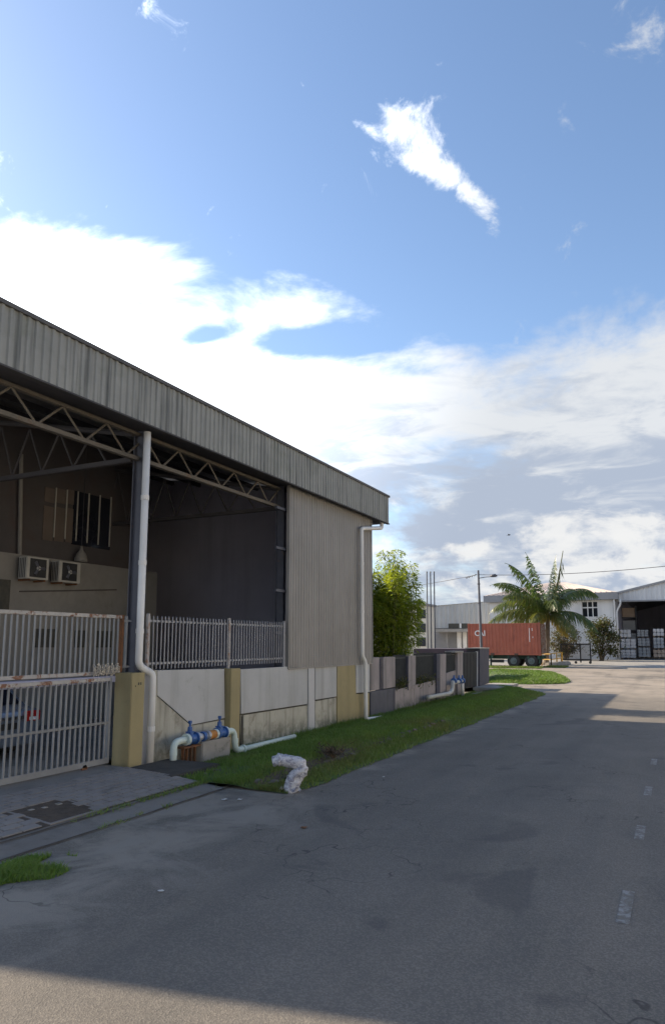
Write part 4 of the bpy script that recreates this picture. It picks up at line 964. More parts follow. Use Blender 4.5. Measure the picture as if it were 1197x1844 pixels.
bamboo((bc.x - 1.2, 26.4, 0), 14, 6.6, 1.0, 6, 'smaller bamboo clump half hidden behind the shed corner')

# low purple-roofed guard house beyond the boundary wall
gb = onY(792, 1170, 43); t = thing('guard_house', 'low hut with flat dark purple roof behind the boundary wall', 'hut', (gb.x, 44, 0))
a = onY(748, 1168, 43); b = onY(846, 1168, 43)
MB().box(a.x, b.x, 42.6, 47, a.z - .28, a.z + .0).build('roof', 'purple_roof', t); MB().box(a.x + .4, b.x - .4, 43.2, 46.6, 0, a.z - .28).build('wall', 'dark_wall', t)
for k in range(4): xx = a.x + .9 + k * (b.x - a.x - 1.8) / 3; MB().box(xx - .25, xx + .25, 43.18, 43.2, .9, 1.7).build('window', 'glass_dark', t)
# flagpoles
for px, nm in ((768, 'left'), (774.5, 'mid'), (781, 'right')):
    p = onY(px, 1029, 45.5); lab = {'left': 'slim bare flagpole closest to the bamboo', 'mid': 'slim bare flagpole between two other flagpoles', 'right': 'slim bare flagpole of the three, on the street lamp side'}[nm]
    t = thing('flagpole', lab, 'flagpole', (p.x, p.y, 0), 'row of three bare flagpoles'); b = onY(px + 2.0, 1185, 45.5)
    MB().tube([(b.x, p.y, 0), (p.x, p.y, p.z - .1)], [.05, .038], 8).build('pole', 'lamp_grey', t); MB().tube([(p.x, p.y, p.z - .1), (p.x, p.y, p.z)], [.06, .04], 8).build('finial', 'lamp_grey', t)
    MB().tube([(p.x + .05, p.y - .05, p.z - .2), (b.x + .06, p.y - .05, 1.2)], .008, 4).build('halyard', 'wire', t)
# street lamp and overhead lines
lp = onY(860.5, 1027, 50); lb = onY(866.5, 1170, 50); LT = thing('street_lamp', 'slim dark street lamp post with a short arm at the junction', 'street lamp', (lb.x, 50, 0))
MB().tube([(lb.x, 50, gz(50) - .1), lp], [.115, .07], 10).build('post', 'lamp_grey', LT)
ar = onY(866, 1041, 50); ae = onY(884, 1038.5, 49.8); MB().tube([ar - Vector((.15, 0, 0)), ar.lerp(ae, .5) + Vector((0, 0, .03)), ae], .03, 6).build('arm', 'lamp_grey', LT)
hd = onY(888, 1037.5, 49.8); mb = MB(); mb.tube([hd + Vector((-.24, 0, -.02)), hd + Vector((-.1, 0, .03)), hd + Vector((.12, 0, .04)), hd + Vector((.26, 0, 0))], [.05, .11, .12, .04], 10); mb.build('lamp_head', 'lamp_grey', LT, smooth=True)
for z in (7.0, 5.6): MB().ring(Vector((lp.x, 50, lp.z - (8 - z))), (0, 0, 1), 0, .12, .06, 10).build('band', 'lamp_grey', LT)
def sag(a, b, s, n=18): return [a.lerp(b, k / n) - Vector((0, 0, s * 4 * (k / n) * (1 - k / n))) for k in range(n + 1)]
w1 = sag(onY(858.5, 1035, 50), onY(600, 1070, 62), .25)
t = tag(MB().tube(w1, .018, 5).build('overhead_line', 'wire', loc=lp), 'thin overhead cable running from the street lamp towards the flagpoles', 'cable')
mb = MB(); p0 = onY(857, 1035, 50); p1 = onY(838, 1041, 50.8)
mb.tube([p0.lerp(p1, k / 12) + Vector((0, 0, .05 * math.sin(k * 2.2))) for k in range(13)], .03, 5)
tag(mb.build('cable_coil', 'wire', loc=p0), 'twisted slack loop of cable tied to the street lamp', 'cable')
w2 = sag(onY(861.5, 1035, 50), onY(1330, 1003, 47), .35, 26)
tag(MB().tube(w2, .02, 5).build('overhead_line', 'wire', loc=lp), 'thin overhead cable passing over the palm from the street lamp', 'cable')
# bird
bp = onY(916, 964, 30); BS = .5; t = thing('bird', 'small dark bird flying under the clouds', 'bird', bp)
mb = MB(); mb.tube([bp + Vector(v) * BS for v in ((-.13, 0, .0), (-.05, 0, .02), (.03, 0, .025), (.09, 0, .045), (.13, 0, .05))], [.005, .018, .021, .015, .004], 8); mb.build('body', 'bird', t, smooth=True)
for s in (-1, 1):
    mb = MB(); q = [bp + Vector(v) * BS for v in ((.05, s * .02, .04), (.0, s * .12, .10), (-.07, s * .20, .07), (-.06, s * .08, .03), (-.04, s * .02, .02))]; mb.v = q + [v + Vector((0, 0, .006)) for v in q]; mb.f = [(0, 1, 2, 3, 4), (9, 8, 7, 6, 5)]; mb.build('wing', 'bird', t)
mb = MB(); mb.prism([(bp.x - .06, bp.y - .005), (bp.x - .06, bp.y + .005), (bp.x - .11, bp.y + .018), (bp.x - .11, bp.y - .018)], 2, bp.z - .003, bp.z + .003); mb.build('tail', 'bird', t)

# ------------------------------------------------------------------ grass island and far side of the cross road
isl = []
for px, py in ((878, 1227), (900, 1229), (950, 1230), (990, 1229.5), (1015, 1229), (1026, 1226), (1018, 1221.5), (1000, 1217.5), (960, 1215), (900, 1213.5), (878, 1213)):
    p = onZ(px, py, .08); isl.append(p)
mb = MB(); c = sum(isl, Vector()) / len(isl); n = len(isl)
mb.v = [c + Vector((0, 0, .30 - c.z))] + [c.lerp(p, .8) for p in isl] + [Vector((p.x, p.y, gz(p.y))) for p in isl]
for k in range(1, n + 1): mb.v[k].z = gz(mb.v[k].y) + .17
mb.v[0].z = gz(mb.v[0].y) + .24
for k in range(n): q = (k + 1) % n; mb.f.append((0, 1 + k, 1 + q)); mb.f.append((1 + k, 1 + n + k, 1 + n + q, 1 + q))
struct(mb.build('grass_island', 'turf', smooth=True))
gi = MB(); rr = random.Random(66)
for k in range(16000):
    a = rr.randrange(n); b = (a + 1) % n; u, v = rr.random(), rr.random()
    if u + v > 1: u, v = 1 - u, 1 - v
    w_ = 1 - u - v; p = c * w_ + isl[a] * u + isl[b] * v; e = 1 - w_
    z = gz(p.y) + (.24 - .07 * e / .8 if e < .8 else .17 * (1 - (e - .8) / .2))
    blade(gi, Vector((p.x, p.y, z - .02)), rr.uniform(.07, .18), .022, .5, rr, max(0, min(1, rr.gauss(.25, .2))))
tag(stuff(gi.build('island_grass', 'grass')), 'sunlit green grass on the traffic island before the container trailer', 'grass')
# far yard: concrete lot behind a strip of grass
struct(ground_strip(-60, 60, 60, 79, .004).build('yard', 'concrete'))
fg = MB(); rr = random.Random(67)
for k in range(9000):
    px = rr.uniform(845, 1012); x = onY(px, 1203, 56).x; y = rr.uniform(55.4, 57.6) if px < 975 else rr.uniform(57, 59.5); blade(fg, Vector((x, y, gz(y) - .01)), rr.uniform(.05, .16), .03, .5, rr, rr.uniform(.1, .8))
tag(stuff(fg.build('roadside_grass', 'grass')), 'thin dry grass strip under the container trailer', 'grass')

# ------------------------------------------------------------------ container on its trailer
KY = 57.0
ka = onY(842, 1150, KY); kb = onY(972, 1150, KY); kz1 = onY(905, 1122.5, KY).z; kz0 = onY(905, 1179.5, KY).z
KX0, KX1 = ka.x, kb.x
CT = thing('shipping_container', 'brick red corrugated shipping container with white letters on a trailer', 'container', ((KX0 + KX1) / 2, KY + 1.2, kz0))
side = sheet_x(KY + .03, KX0 + .12, KX1 - .14, kz0 + .14, lambda x: kz1 - .10, .275, .036).build('side_panel', 'container', CT)
MB().box(KX0 + .03, KX1 - .03, KY + .06, KY + 2.40, kz0 + .1, kz1 - .04).build('box_shell', 'container', CT)
for z0_, z1_ in ((kz0, kz0 + .14), (kz1 - .10, kz1)): MB().box(KX0 + .12, KX1 - .14, KY - .01, KY + .06, z0_, z1_).build('side_rail', 'container', CT)
for x0_, x1_ in ((KX0, KX0 + .12), (KX1 - .14, KX1)): MB().box(x0_, x1_, KY - .02, KY + .10, kz0 - .005, kz1 + .004).build('corner_post', 'container', CT)
for x0_ in (KX0 - .01, KX1 - .16):
    for z_ in (kz0 - .02, kz1 - .09): MB().box(x0_, x0_ + .17, KY - .03, KY + .12, z_, z_ + .115).build('corner_casting', 'container', CT)
MB().box(KX1 - .03, KX1 + .02, KY + .1, KY + 2.4, kz0 + .1, kz1 - .06).build('door_end', 'rust', CT)
for k in range(4): MB().tube([(KX1 + .05, KY + .35 + k * .56, kz0 + .15), (KX1 + .05, KY + .35 + k * .56, kz1 - .12)], .022, 6).build('lock_rod', 'rustpost', CT)
for px in (886, 929): xx = onY(px, 1178, KY).x; MB().box(xx - .16, xx + .16, KY - .013, KY - .009, kz0 + .02, kz0 + .13).build('fork_pocket', 'groove', CT)
# lettering C A I
def bars(name, segs, x0, z0, s):
    mb = MB()
    for (a, b, c, d) in segs: mb.box(x0 + a * s, x0 + c * s, KY - .016, KY - .011, z0 + b * s, z0 + d * s)
    return mb.build(name, 'lettering', CT)
def letter(ch, px, s=.52):
    p = onY(px, 1145, KY); cu = bpy.data.curves.new('letter', 'FONT'); cu.body = ch; cu.size = s; cu.extrude = .003; cu.offset = .012
    o = bpy.data.objects.new('tmp', cu); col.objects.link(o); dg = bpy.context.evaluated_depsgraph_get(); me = bpy.data.meshes.new_from_object(o.evaluated_get(dg)); bpy.data.objects.remove(o)
    me.materials.clear(); me.materials.append(M['lettering']); piece('letter', me, CT, (p.x, KY - .02, p.z), (R(90), 0, 0))
letter('C', 854.0, .62); letter('A', 861.5, .62); letter('I', 870.5, .62)
for px, q0, q1 in ((952, 1131, 1156), (957, 1131, 1136), (958.5, 1146, 1149)): 
    a = onY(px, q0, KY); b = onY(px, q1, KY); MB().box(a.x - .02, a.x + .03, KY - .016, KY - .011, b.z, a.z).build('door_marking', 'lettering', CT)
TR = thing('trailer', 'dark green container trailer with paired rear wheels', 'trailer', ((KX0 + KX1) / 2, KY + 1.2, gz(KY)))
g0 = gz(KY)
for yy in (KY + .55, KY + 1.7): MB().box(KX0 - .5, KX1 + .1, yy, yy + .16, kz0 - .32, kz0 - .025).build('beam', 'green_metal', TR)
for px in (858, 885, 914, 950, 968): xx = onY(px, 1180, KY).x; MB().box(xx - .07, xx + .07, KY + .05, KY + 2.35, kz0 - .30, kz0 - .03).build('cross_member', 'green_metal', TR)
for px in (923.5, 955.5):
    xx = onY(px, 1190, KY).x
    for yy in (KY + .22, KY + .56, KY + 1.86, KY + 2.18):
        w_ = MB().tube([(xx, yy - .13, g0 + .5), (xx, yy - .10, g0 + .5), (xx, yy + .10, g0 + .5), (xx, yy + .13, g0 + .5)], [.44, .5, .5, .44], 26).build('wheel', 'tyre', TR)
        h_ = MB().tube([(xx, yy - .135, g0 + .5), (xx, yy - .10, g0 + .5)], [.26, .29], 20).build('rim', 'hub', w_); 
        MB().tube([(xx, yy - .20, g0 + .5), (xx, yy - .13, g0 + .5)], [.09, .13], 14).build('hub', 'hub', w_)
    MB().box(xx - .55, xx + .55, KY + .1, KY + 2.3, g0 + 1.04, g0 + 1.07).build('mudguard', 'green_metal', TR)
for px in (882, 970): xx = onY(px, 1190, KY).x; MB().box(xx - .06, xx + .06, KY + .2, KY + .34, g0 + .05 if px == 882 else g0 + .3, kz0 - .3).build('landing_leg' if px == 882 else 'rear_bracket', 'green_metal', TR)
MB().box(onY(881, 1190, KY).x, onY(906, 1190, KY).x, KY + .16, KY + .24, g0 + .35, kz0 - .36).build('side_guard', 'black_metal', TR)
MB().box(onY(884, 1180, KY).x - .12, onY(884, 1180, KY).x + .12, KY + .08, KY + .16, g0 + .95, g0 + 1.25).build('side_marker', 'pvc_grey', TR)

# ------------------------------------------------------------------ palm
def palm(c, crown, seed, label):
    rng = random.Random(seed); t = thing('palm_tree', label, 'palm tree', c)
    c = Vector(c); crown = Vector(crown); tk = MB(); n = 22
    pts = []; rad = []
    for k in range(n + 1):
        f = k / n; p = c.lerp(crown, f) + Vector((.06 * math.sin(f * 3), 0, 0)); pts.append(p); rad.append((.25 - .08 * f + (.07 if f < .08 else 0)) * (1.06 if k % 2 else .95))
    tk.tube(pts, rad, 10); tk.build('trunk', 'trunk', t)
    def frond(az, el, L_, droop, tone, nm='frond'):
        mb = MB(); pr = []; d0 = Vector((math.cos(az) * math.cos(el), math.sin(az) * math.cos(el), math.sin(el))); n = 26; p = crown + Vector((0, 0, .05)) + d0 * .1; d = d0.copy()
        for k in range(n + 1):
            pr.append(p.copy()); d = (d + Vector((0, 0, -droop * (.25 + 1.5 * k / n) / n))).normalized(); p = p + d * L_ / n
        mb.tube(pr, [.035 * (1 - .85 * k / n) for k in range(n + 1)], 4); mb.t = [tone * .6 + .2] * len(mb.v)
        sd = Vector((-math.sin(az), math.cos(az), 0))
        for k in range(2, n + 1):
            f = k / n; LL = L_ * .27 * math.sin(math.pi * min(1, .18 + f * .86)) ** .7 + .05; dd = (pr[k] - pr[k - 1]).normalized()
            for sub in (0, .33, .66):
                bp = pr[k - 1].lerp(pr[k], sub)
                for s in (-1, 1):
                    hang = rng.uniform(.3, 1.15); v = (sd * s * rng.uniform(.75, 1.0) + dd * rng.uniform(.45, .75) + Vector((0, 0, -hang))).normalized(); l = LL * rng.uniform(.8, 1.1)
                    w = dd * .055; i = len(mb.v); m_ = bp + v * l * .5 + Vector((0, 0, .06 * l)); e = bp + v * l + Vector((0, 0, -.28 * l))
                    mb.v += [bp - w * .5, bp + w * .5, m_ + w, m_ - w, e]; mb.f += [(i, i + 1, i + 2, i + 3), (i + 3, i + 2, i + 4)]; tt = max(0, min(1, tone + rng.gauss(0, .06))); mb.t += [tt] * 5
        mb.build(nm, 'palm_leaf', t)
    A = math.pi
    # fronds as they stand: azimuth (0 = +X), elevation, length, droop
    for az, el, L_, dr, tn in ((A * 1.0, .95, 4.9, 1.6, .05), (A * 1.10, 1.18, 4.7, 1.3, .02), (A * .92, 1.36, 4.7, 1.0, .03), (A * .15, 1.44, 4.2, .9, .05), (A * .96, .62, 4.8, 1.8, .08), (A * 1.05, .30, 4.6, 1.4, .12), (A * .9, .05, 4.0, 1.2, .25),
                               (A * 1.22, .85, 4.2, 2.0, .10), (A * .65, .75, 4.5, 1.9, .05), (A * .10, .98, 4.6, 2.5, .04), (A * 1.95, .22, 4.2, 2.0, .06), (A * 1.78, .02, 3.6, 2.2, .15), (A * .3, 1.0, 4.3, 2.2, .05), (A * 1.62, .75, 3.6, 2.4, .05),
                               (A * 1.82, -.45, 2.5, 1.3, .9), (A * 1.2, -.7, 2.2, .9, .8), (A * .45, 1.0, 4.3, 1.6, .03), (A * 1.4, .2, 3.0, 2.0, .2)): frond(az, el, L_ * 1.22, dr, tn)
    # unopened spear
    mb = MB(); e = crown + Vector((1.55, -.2, 5.4)); mb.tube([crown, crown.lerp(e, .5) + Vector((.22, 0, 0)), e], [.09, .08, .03], 6); mb.t = [.15] * len(mb.v)
    for k in range(26):
        p = crown.lerp(e, .35 + .5 * k / 26) + Vector((.16, 0, 0)); leaf(mb, p, Vector((rng.uniform(-.1, .5), rng.uniform(-.3, .3), -1)), rng.uniform(.4, .9), .04, rng, .1)
    mb.build('spear_leaf', 'palm_leaf', t)
    mb = MB()
    for k in range(9):
        a = rng.uniform(0, 6.28); p = crown + Vector((math.cos(a) * .3, math.sin(a) * .3, -.25 + rng.uniform(-.15, .1))); mb.tube([p + Vector((0, 0, -.13)), p + Vector((0, 0, -.06)), p + Vector((0, 0, .06)), p + Vector((0, 0, .13))], [.03, .12, .12, .03], 8)
    mb.build('coconuts', 'culm', t, smooth=True); return t
PY = 62; pc_ = onY(985, 1106, PY); pb_ = onY(982, 1197, PY)
palm((pb_.x, PY, gz(PY)), pc_, 15, 'coconut palm with drooping fronds beside the red container')

# ------------------------------------------------------------------ yellow rail, black gate, shrubs
YR = 61.0
t = thing('yellow_railing', 'short yellow steel railing at the yard entrance beside the palm', 'railing', (onY(993, 1195, YR).x, YR, gz(YR)))
def rail_run(p0, p1, n, h, par):
    for k in range(n): 
        q = p0.lerp(p1, k / (n - 1)); MB().box(q.x - .045, q.x + .045, q.y - .045, q.y + .045, gz(q.y) - .05, gz(q.y) + h).build('post', 'yellow_rail', par)
    for hh in (h - .04, h * .52): MB().tube([p0 + Vector((0, 0, hh)), p1 + Vector((0, 0, hh))], .04, 6).build('rail', 'yellow_rail', par)
r0 = onY(975, 1200, 60.5); r1 = onY(992, 1200, 60.0); r2 = onY(1012, 1200, 64.5)
for v in (r0, r1, r2): v.z = gz(v.y)
rail_run(r0, r1, 2, 1.02, t); rail_run(r1, r2, 3, 1.05, t)
mb = MB(); p = onY(1000, 1198, 61.2); mb.tube([(p.x - .6, 60.6, gz(61) + .02), (p.x + .75, 63.2, gz(63) + .05)], [.25, .28], 8); tag(mb.build('concrete_kerb', 'concrete', loc=p), 'short rounded concrete kerb under the yellow railing', 'kerb')
BGY = 66.0; t = thing('black_gate', 'low black sliding gate standing open at the far yard entrance', 'gate', (onY(1038, 1190, BGY).x, BGY, gz(BGY)))
ga = onY(1010, 1160, BGY); gb2 = onY(1063, 1160, BGY); g0 = gz(BGY)
for z in (ga.z, g0 + .35): MB().box(ga.x, gb2.x, BGY - .03, BGY + .03, z - .06, z + .06).build('rail', 'black_metal', t)
for px in (1010, 1044.5, 1062.5): xx = onY(px, 1180, BGY).x; MB().box(xx - .06, xx + .06, BGY - .05, BGY + .05, g0 + .1, ga.z + .07).build('post', 'black_metal', t)
me = mesh_of(MB().box(-.014, .014, -.014, .014, 0, ga.z - g0 - .42), 'bar', 'black_metal'); xx = ga.x + .1
while xx < gb2.x: piece('bar', me, t, (xx, BGY, g0 + .38)); xx += .085
for px in (1036, 1062): xx = onY(px, 1190, BGY).x; MB().ring((xx, BGY, g0 + .12), (0, 1, 0), 0, .12, .06, 12).build('roller', 'black_metal', t)
def shrub(c, r, h, n, seed, lab, tone):
    rng = random.Random(seed); t = thing('shrub', lab, 'shrub', c); st = MB(); lf = MB(); c = Vector(c); cl = []
    for k in range(26):
        a = rng.uniform(0, 6.28); q = rng.random() ** .5; f = rng.uniform(.22, 1); e = c + Vector((math.cos(a) * r * q * math.sin(math.pi * min(.95, .25 + .6 * f)), math.sin(a) * r * q * .8, h * f)); cl.append(e)
        st.tube([c + Vector((rng.uniform(-.2, .2), rng.uniform(-.2, .2), 0)), c.lerp(e, .5) + Vector((0, 0, .2)), e], [.04, .025, .01], 4)
    for k in range(n):
        e = rng.choice(cl); s = .36; p = e + Vector((rng.gauss(0, s), rng.gauss(0, s), rng.gauss(0, s * .75)))
        if p.z < c.z + .1: continue
        leaf(lf, p, Vector((rng.gauss(0, 1), rng.gauss(0, 1), rng.gauss(.2, .7))), rng.uniform(.16, .3), rng.uniform(.05, .09), rng, max(0, min(1, rng.gauss(tone, .25))))
    st.build('stems', 'branch', t); lf.build('crown', 'shrub_leaf', t)
p = onY(1082, 1187, 74); shrub((p.x, 74, gz(74)), 1.35, 3.9, 4200, 3, 'bushy green and bronze shrub against the white building corner', .25)
p = onY(1018, 1187, 74); shrub((p.x, 74, gz(74)), 1.5, 3.2, 3200, 4, 'dark reddish shrub behind the black gate next to the palm', .45)

# ------------------------------------------------------------------ far buildings
BY = 78.0; g0 = gz(BY)
wb = thing('white_building', 'two-storey white office building with pale hipped roof behind the palm', 'building', (onY(1000, 1187, BY).x, BY, g0))
bx0, bx1 = onY(884, 1187, BY).x, onY(1108, 1187, BY).x; bz = onY(1060, 1081, BY).z; bf = onY(1060, 1068, BY).z
wx0, wx1 = onY(1047, 1097, BY).x, onY(1075.5, 1097, BY).x; wz1, wz0 = onY(1060, 1084, BY).z, onY(1060, 1110.5, BY).z
mb = MB(); D_ = .3
mb.box(bx0, wx0, BY, BY + D_, g0 - .1, bz); mb.box(wx1, bx1, BY, BY + D_, g0 - .1, bz); mb.box(wx0, wx1, BY, BY + D_, wz1, bz); mb.box(wx0, wx1, BY, BY + D_, g0 - .1, wz0)
mb.box(bx1 - .3, bx1, BY + D_, BY + 12, g0 - .1, bz); mb.box(bx0, bx0 + .3, BY + D_, BY + 12, g0 - .1, bz); mb.build('wall', 'far_white', wb)
wn = MB().box(wx0, wx1, BY + .18, BY + .2, wz0, wz1).build('window', 'glass_dark', wb)
zm = wz0 + (wz1 - wz0) * .62
MB().box(wx0, wx1, BY + .10, BY + .178, zm - .06, zm + .06).build('transom', 'far_white', wn)
for f in (0, .36, .68, 1): xx = wx0 + (wx1 - wx0) * f; MB().box(xx - .05, xx + .05, BY + .102, BY + .176, wz0, wz1).build('mullion', 'far_white', wn)
MB().box(wx0 - .1, wx1 + .1, BY - .06, BY + .1, wz0 - .12, wz0).build('sill', 'far_white', wn)
ov = .55
MB().box(bx0 - ov, bx1 + ov, BY - ov, BY + 12.5, bz + .02, bf).build('fascia', 'far_trim', wb)
rf = MB(); ax0, ax1 = bx0 + 5.4, onY(1018, 1049, BY + 6).x; az = onY(1018, 1049, BY + 6).z
P = [Vector(v) for v in ((bx0 - ov, BY - ov, bf + .003), (bx1 + ov, BY - ov, bf + .003), (bx1 + ov, BY + 12.5, bf + .003), (bx0 - ov, BY + 12.5, bf + .003), (ax0, BY + 6, az), (ax1, BY + 6, az))]
def ribbed(mb, a, b, c, d, n):
    """roof plane as standing-seam pans: eave a-b, ridge d-c"""
    nr = (b - a).cross(d - a).normalized(); nr = nr if nr.z > 0 else -nr
    mb.quad(a, b, c, d)
    for k in range(1, n):
        e = a.lerp(b, k / n); t_ = k / n; top = d.lerp(c, t_); w_ = (b - a).normalized() * .05
        mb.quad(e - w_ + nr * .05, e + w_ + nr * .05, top + w_ + nr * .05, top - w_ + nr * .05); mb.quad(e - w_, e - w_ + nr * .05, top - w_ + nr * .05, top - w_); mb.quad(e + w_, e + w_ + nr * .05, top + w_ + nr * .05, top + w_)
ribbed(rf, P[0], P[1], P[5], P[4], 26); rf.tri(P[1], P[2], P[5]); rf.quad(P[2], P[3], P[4], P[5]); rf.tri(P[3], P[0], P[4]); rf.build('roof', 'far_roof', wb)
dpx = onY(1107, 1100, BY - .15).x
for k, (dx, dxt) in enumerate(((-.12, -.05), (.22, .55))):
    pipe('downpipe', [Vector((dpx + dxt, BY - .35, bz + .02)), Vector((dpx + dxt, BY - .3, bz - .5)), Vector((dpx + dx * .6, BY - .12, bz - 1.2)), Vector((dpx + dx * .6, BY - .12, g0))], .09, 'far_white', wb, n=8, rr=.3)
# shed with an open front and a broad gable
gs = thing('gabled_warehouse', 'wide grey gabled warehouse with dark open front and stacked bales inside', 'warehouse', (onY(1197, 1187, BY + 1).x, BY + 1, g0))
SY_ = BY + 1.0; sx0 = onY(1113.5, 1180, SY_).x; hw = 17.0; sxr = sx0 + 2 * hw; ze = onY(1116, 1068, SY_).z; zo = onY(1160, 1080.5, SY_).z; slope = (onY(1197, 1046, SY_).z - ze) / (onY(1197, 1046, SY_).x - sx0)
top = lambda x: ze + slope * (hw - abs(x - sx0 - hw))
sheet_x(SY_, sx0 - .0, sxr, zo, top, .5, .05).build('gable_sheet', 'gable', gs)
MB().box(sx0, sxr, SY_ - .08, SY_ + .1, zo - .14, zo).build('lintel', 'far_trim', gs)
for s in (0, 1):
    a = Vector((sx0 - .35, SY_ - .2, ze + .0)) if s == 0 else Vector((sxr + .35, SY_ - .2, ze)); b = Vector((sx0 + hw, SY_ - .2, top(sx0 + hw) + .1))
    mb = MB(); mb.v = [a, b, b + Vector((0, 45, 0)), a + Vector((0, 45, 0)), a - Vector((0, 0, .22)), b - Vector((0, 0, .22)), b + Vector((0, 45, -.22)), a + Vector((0, 45, -.22))]
    mb.f = [(0, 1, 2, 3), (7, 6, 5, 4), (0, 4, 5, 1), (2, 6, 7, 3), (0, 3, 7, 4)]; mb.build('roof', 'far_trim', gs)
MB().box(sx0 - .12, sx0 + .14, SY_ - .05, SY_ + .3, g0 - .1, zo).build('door_jamb', 'far_trim', gs); MB().box(sxr - .14, sxr + .12, SY_ - .05, SY_ + .3, g0 - .1, zo).build('door_jamb', 'far_trim', gs)
MB().box(sx0 - .1, sx0 + .05, SY_ + .3, SY_ + 44, g0 - .1, ze).build('side_wall', 'in_dark', gs); MB().box(sxr - .05, sxr + .1, SY_ + .3, SY_ + 44, g0 - .1, ze).build('side_wall', 'in_dark', gs); MB().prism([(sx0, g0), (sxr, g0), (sxr, ze), (sx0 + hw, ze + slope * hw), (sx0, ze)], 1, SY_ + 43.8, SY_ + 44).build('rear_wall', 'in_dark', gs)
mb = MB(); mb.quad((sx0, SY_ - .2, g0 + .008), (sxr, SY_ - .2, g0 + .008), (sxr, SY_ + 44, g0 + .008), (sx0, SY_ + 44, g0 + .008)); mb.build('floor', 'concrete', gs)
# stacked bales in the doorway
def bale(px0, px1, py0, py1, Y, mat, lab, rows=3, dep=1.2, pal=True):
    a = onY(px0, py1, Y); b = onY(px1, py0, Y); t = thing('wrapped_bale', lab, 'bale', ((a.x + b.x) / 2, Y + dep / 2, a.z), 'goods stacked in the far warehouse doorway')
    h = b.z - a.z; p = .13 if pal else 0.0
    for k in range(rows):
        z0_ = a.z + p + (h - p) * k / rows; mb = MB()
        n_ = 3
        for q in range(n_): x0_ = a.x + (b.x - a.x) * q / n_; mb.box(x0_ + .012, a.x + (b.x - a.x) * (q + 1) / n_ - .012, Y + random.uniform(0, .04), Y + dep, z0_ + .01, z0_ + (h - p) / rows - .012, .04)
        mb.build('layer', mat, t)
    if pal:
        mb = MB()
        for q in (0, .45, .9): x0_ = a.x + (b.x - a.x) * q; mb.box(x0_, x0_ + (b.x - a.x) * .1, Y + .02, Y + dep, a.z, a.z + p)
        mb.build('pallet', 'pallet', t)
random.seed(2)
bale(1117.5, 1143, 1170, 1187, SY_ + 1.2, 'bale', 'white wrapped bale at the bottom of the stack next to the door jamb')
bale(1117, 1143, 1150.5, 1169.5, SY_ + 1.2, 'bale', 'white wrapped bale in the middle of the stack next to the door jamb')
bale(1115.5, 1134, 1133.5, 1150, SY_ + 1.2, 'bale', 'small white bale on top of the stack next to the door jamb', 2)
bale(1149, 1170, 1166, 1185.5, SY_ + 2.4, 'bale_grey', 'grey wrapped bale at the bottom of the second stack from the door jamb')
bale(1148, 1169, 1149, 1165.7, SY_ + 2.4, 'bale_grey', 'grey wrapped bale in the middle of the second stack from the door jamb')
bale(1146.5, 1166, 1134, 1148.7, SY_ + 2.4, 'bale_grey', 'grey wrapped bale topping the second stack from the door jamb')
bale(1176, 1196, 1170, 1186, SY_ + 1.6, 'bale_tan', 'tan carton load at the bottom of the third stack from the door jamb', 2)
bale(1176, 1194, 1148, 1169.6, SY_ + 1.6, 'bale_grey', 'dark grey load in the middle of the third stack from the door jamb', 3)
bale(1175, 1194, 1132, 1147.6, SY_ + 1.6, 'bale', 'white and tan load topping the third stack from the door jamb', 2)
# tall rack of goods deep inside
t = thing('storage_rack', 'tall dim storage rack of boxes behind the bales by the door jamb', 'rack', (onY(1132, 1187, SY_ + 7).x, SY_ + 7, g0))
ra, rb = onY(1122, 1187, SY_ + 7), onY(1143, 1093, SY_ + 7)
for xx in (ra.x, rb.x):
    for yy in (SY_ + 7, SY_ + 8): MB().box(xx - .05, xx + .05, yy - .05, yy + .05, g0, rb.z + .1).build('upright', 'steel', t)
for k in range(4):
    z_ = g0 + .2 + (rb.z - g0) * k / 4; MB().box(ra.x, rb.x, SY_ + 7, SY_ + 8, z_, z_ + .1).build('shelf', 'steel', t); MB().box(ra.x + .12, rb.x - .12, SY_ + 7.05, SY_ + 7.9, z_ + .101, z_ + (rb.z - g0) / 4 * .8).build('boxed_goods', 'bale_tan' if k == 3 else 'bale_grey', t)
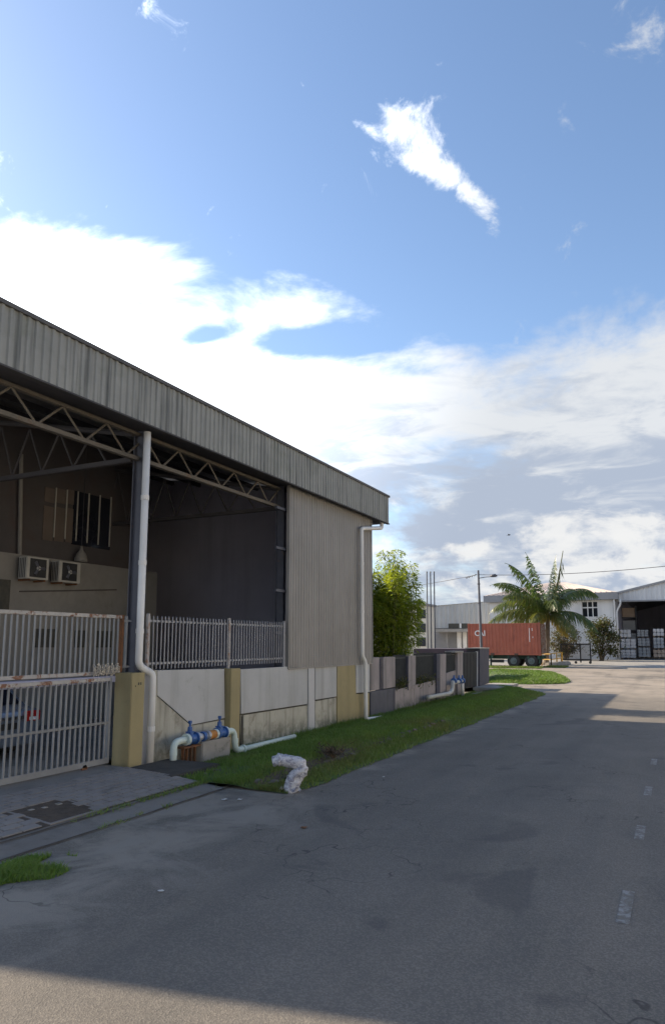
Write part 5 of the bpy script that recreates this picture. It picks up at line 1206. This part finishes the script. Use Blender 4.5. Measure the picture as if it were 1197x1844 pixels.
# long grey shed behind the container
GYS = 84.0; ls = thing('grey_shed', 'long low shed of grey ribbed sheet behind the container', 'shed', (onY(830, 1180, GYS).x, GYS, gz(GYS)))
lx0, lx1 = onY(690, 1150, GYS).x, onY(900, 1150, GYS).x
zt = lambda x: onY(784, 1091, GYS).z + (onY(876, 1083.5, GYS).z - onY(784, 1091, GYS).z) * (x - onY(784, 1091, GYS).x) / (onY(876, 1083.5, GYS).x - onY(784, 1091, GYS).x)
sheet_x(GYS, lx0, lx1, onY(810, 1131, GYS).z, zt, .6, .06).build('upper_sheet', 'far_sheet', ls)
mb = MB(); mb.quad((lx0, GYS - .15, zt(lx0) + .02), (lx1, GYS - .15, zt(lx1) + .02), (lx1, GYS + 30, zt(lx1) + 1.2), (lx0, GYS + 30, zt(lx0) + 1.2)); mb.build('roof', 'far_sheet', ls)
MB().box(lx0, lx1, GYS + .2, GYS + .4, gz(GYS) - .1, onY(810, 1130, GYS).z).build('lower_wall', 'far_trim', ls)
oa, ob = onY(807, 1123, GYS), onY(842, 1131, GYS)
MB().box(oa.x, ob.x, GYS - .09, GYS - .065, ob.z, oa.z).build('vent_opening', 'groove', ls); xx = onY(829, 1127, GYS).x; MB().box(xx - .12, xx + .12, GYS - .12, GYS - .092, ob.z, oa.z).build('vent_post', 'far_white', ls)
ca = onY(776, 1133, GYS - 2.5); cb = onY(843, 1138, GYS - 2.5); MB().box(ca.x, cb.x, GYS - 2.5, GYS + .2, cb.z, ca.z).build('canopy', 'concrete', ls)
for px, w in ((781, .3), (804, .2), (826, .5), (836, .4)): xx = onY(px, 1150, GYS - 1).x; MB().box(xx - w / 2, xx + w / 2, GYS - 1, GYS - .8, gz(GYS), cb.z).build('canopy_post', 'far_white' if px > 820 else 'far_trim', ls)
# pale block between bamboo and flagpoles
cbk = thing('cream_building', 'cream rendered building glimpsed between the bamboo and the flagpoles', 'building', (onY(756, 1187, 70).x, 70, gz(70)))
a, b = onY(735, 1092, 70), onY(768, 1187, 70); MB().box(a.x, b.x, 70, 73, gz(70) - .2, a.z).build('wall', 'cream_sheet', cbk)
MB().box(a.x - .2, b.x + .15, 69.8, 73.2, a.z, a.z + .25).build('parapet', 'concrete', cbk)
for px in (754, 762):
    for py in (1105, 1130, 1155): p = onY(px, py, 70); MB().box(p.x - .25, p.x + .25, 69.93, 69.99, p.z - .5, p.z + .4).build('window', 'glass_dark', cbk)
for o in bpy.data.objects:
    if '_o' in o: del o['_o']
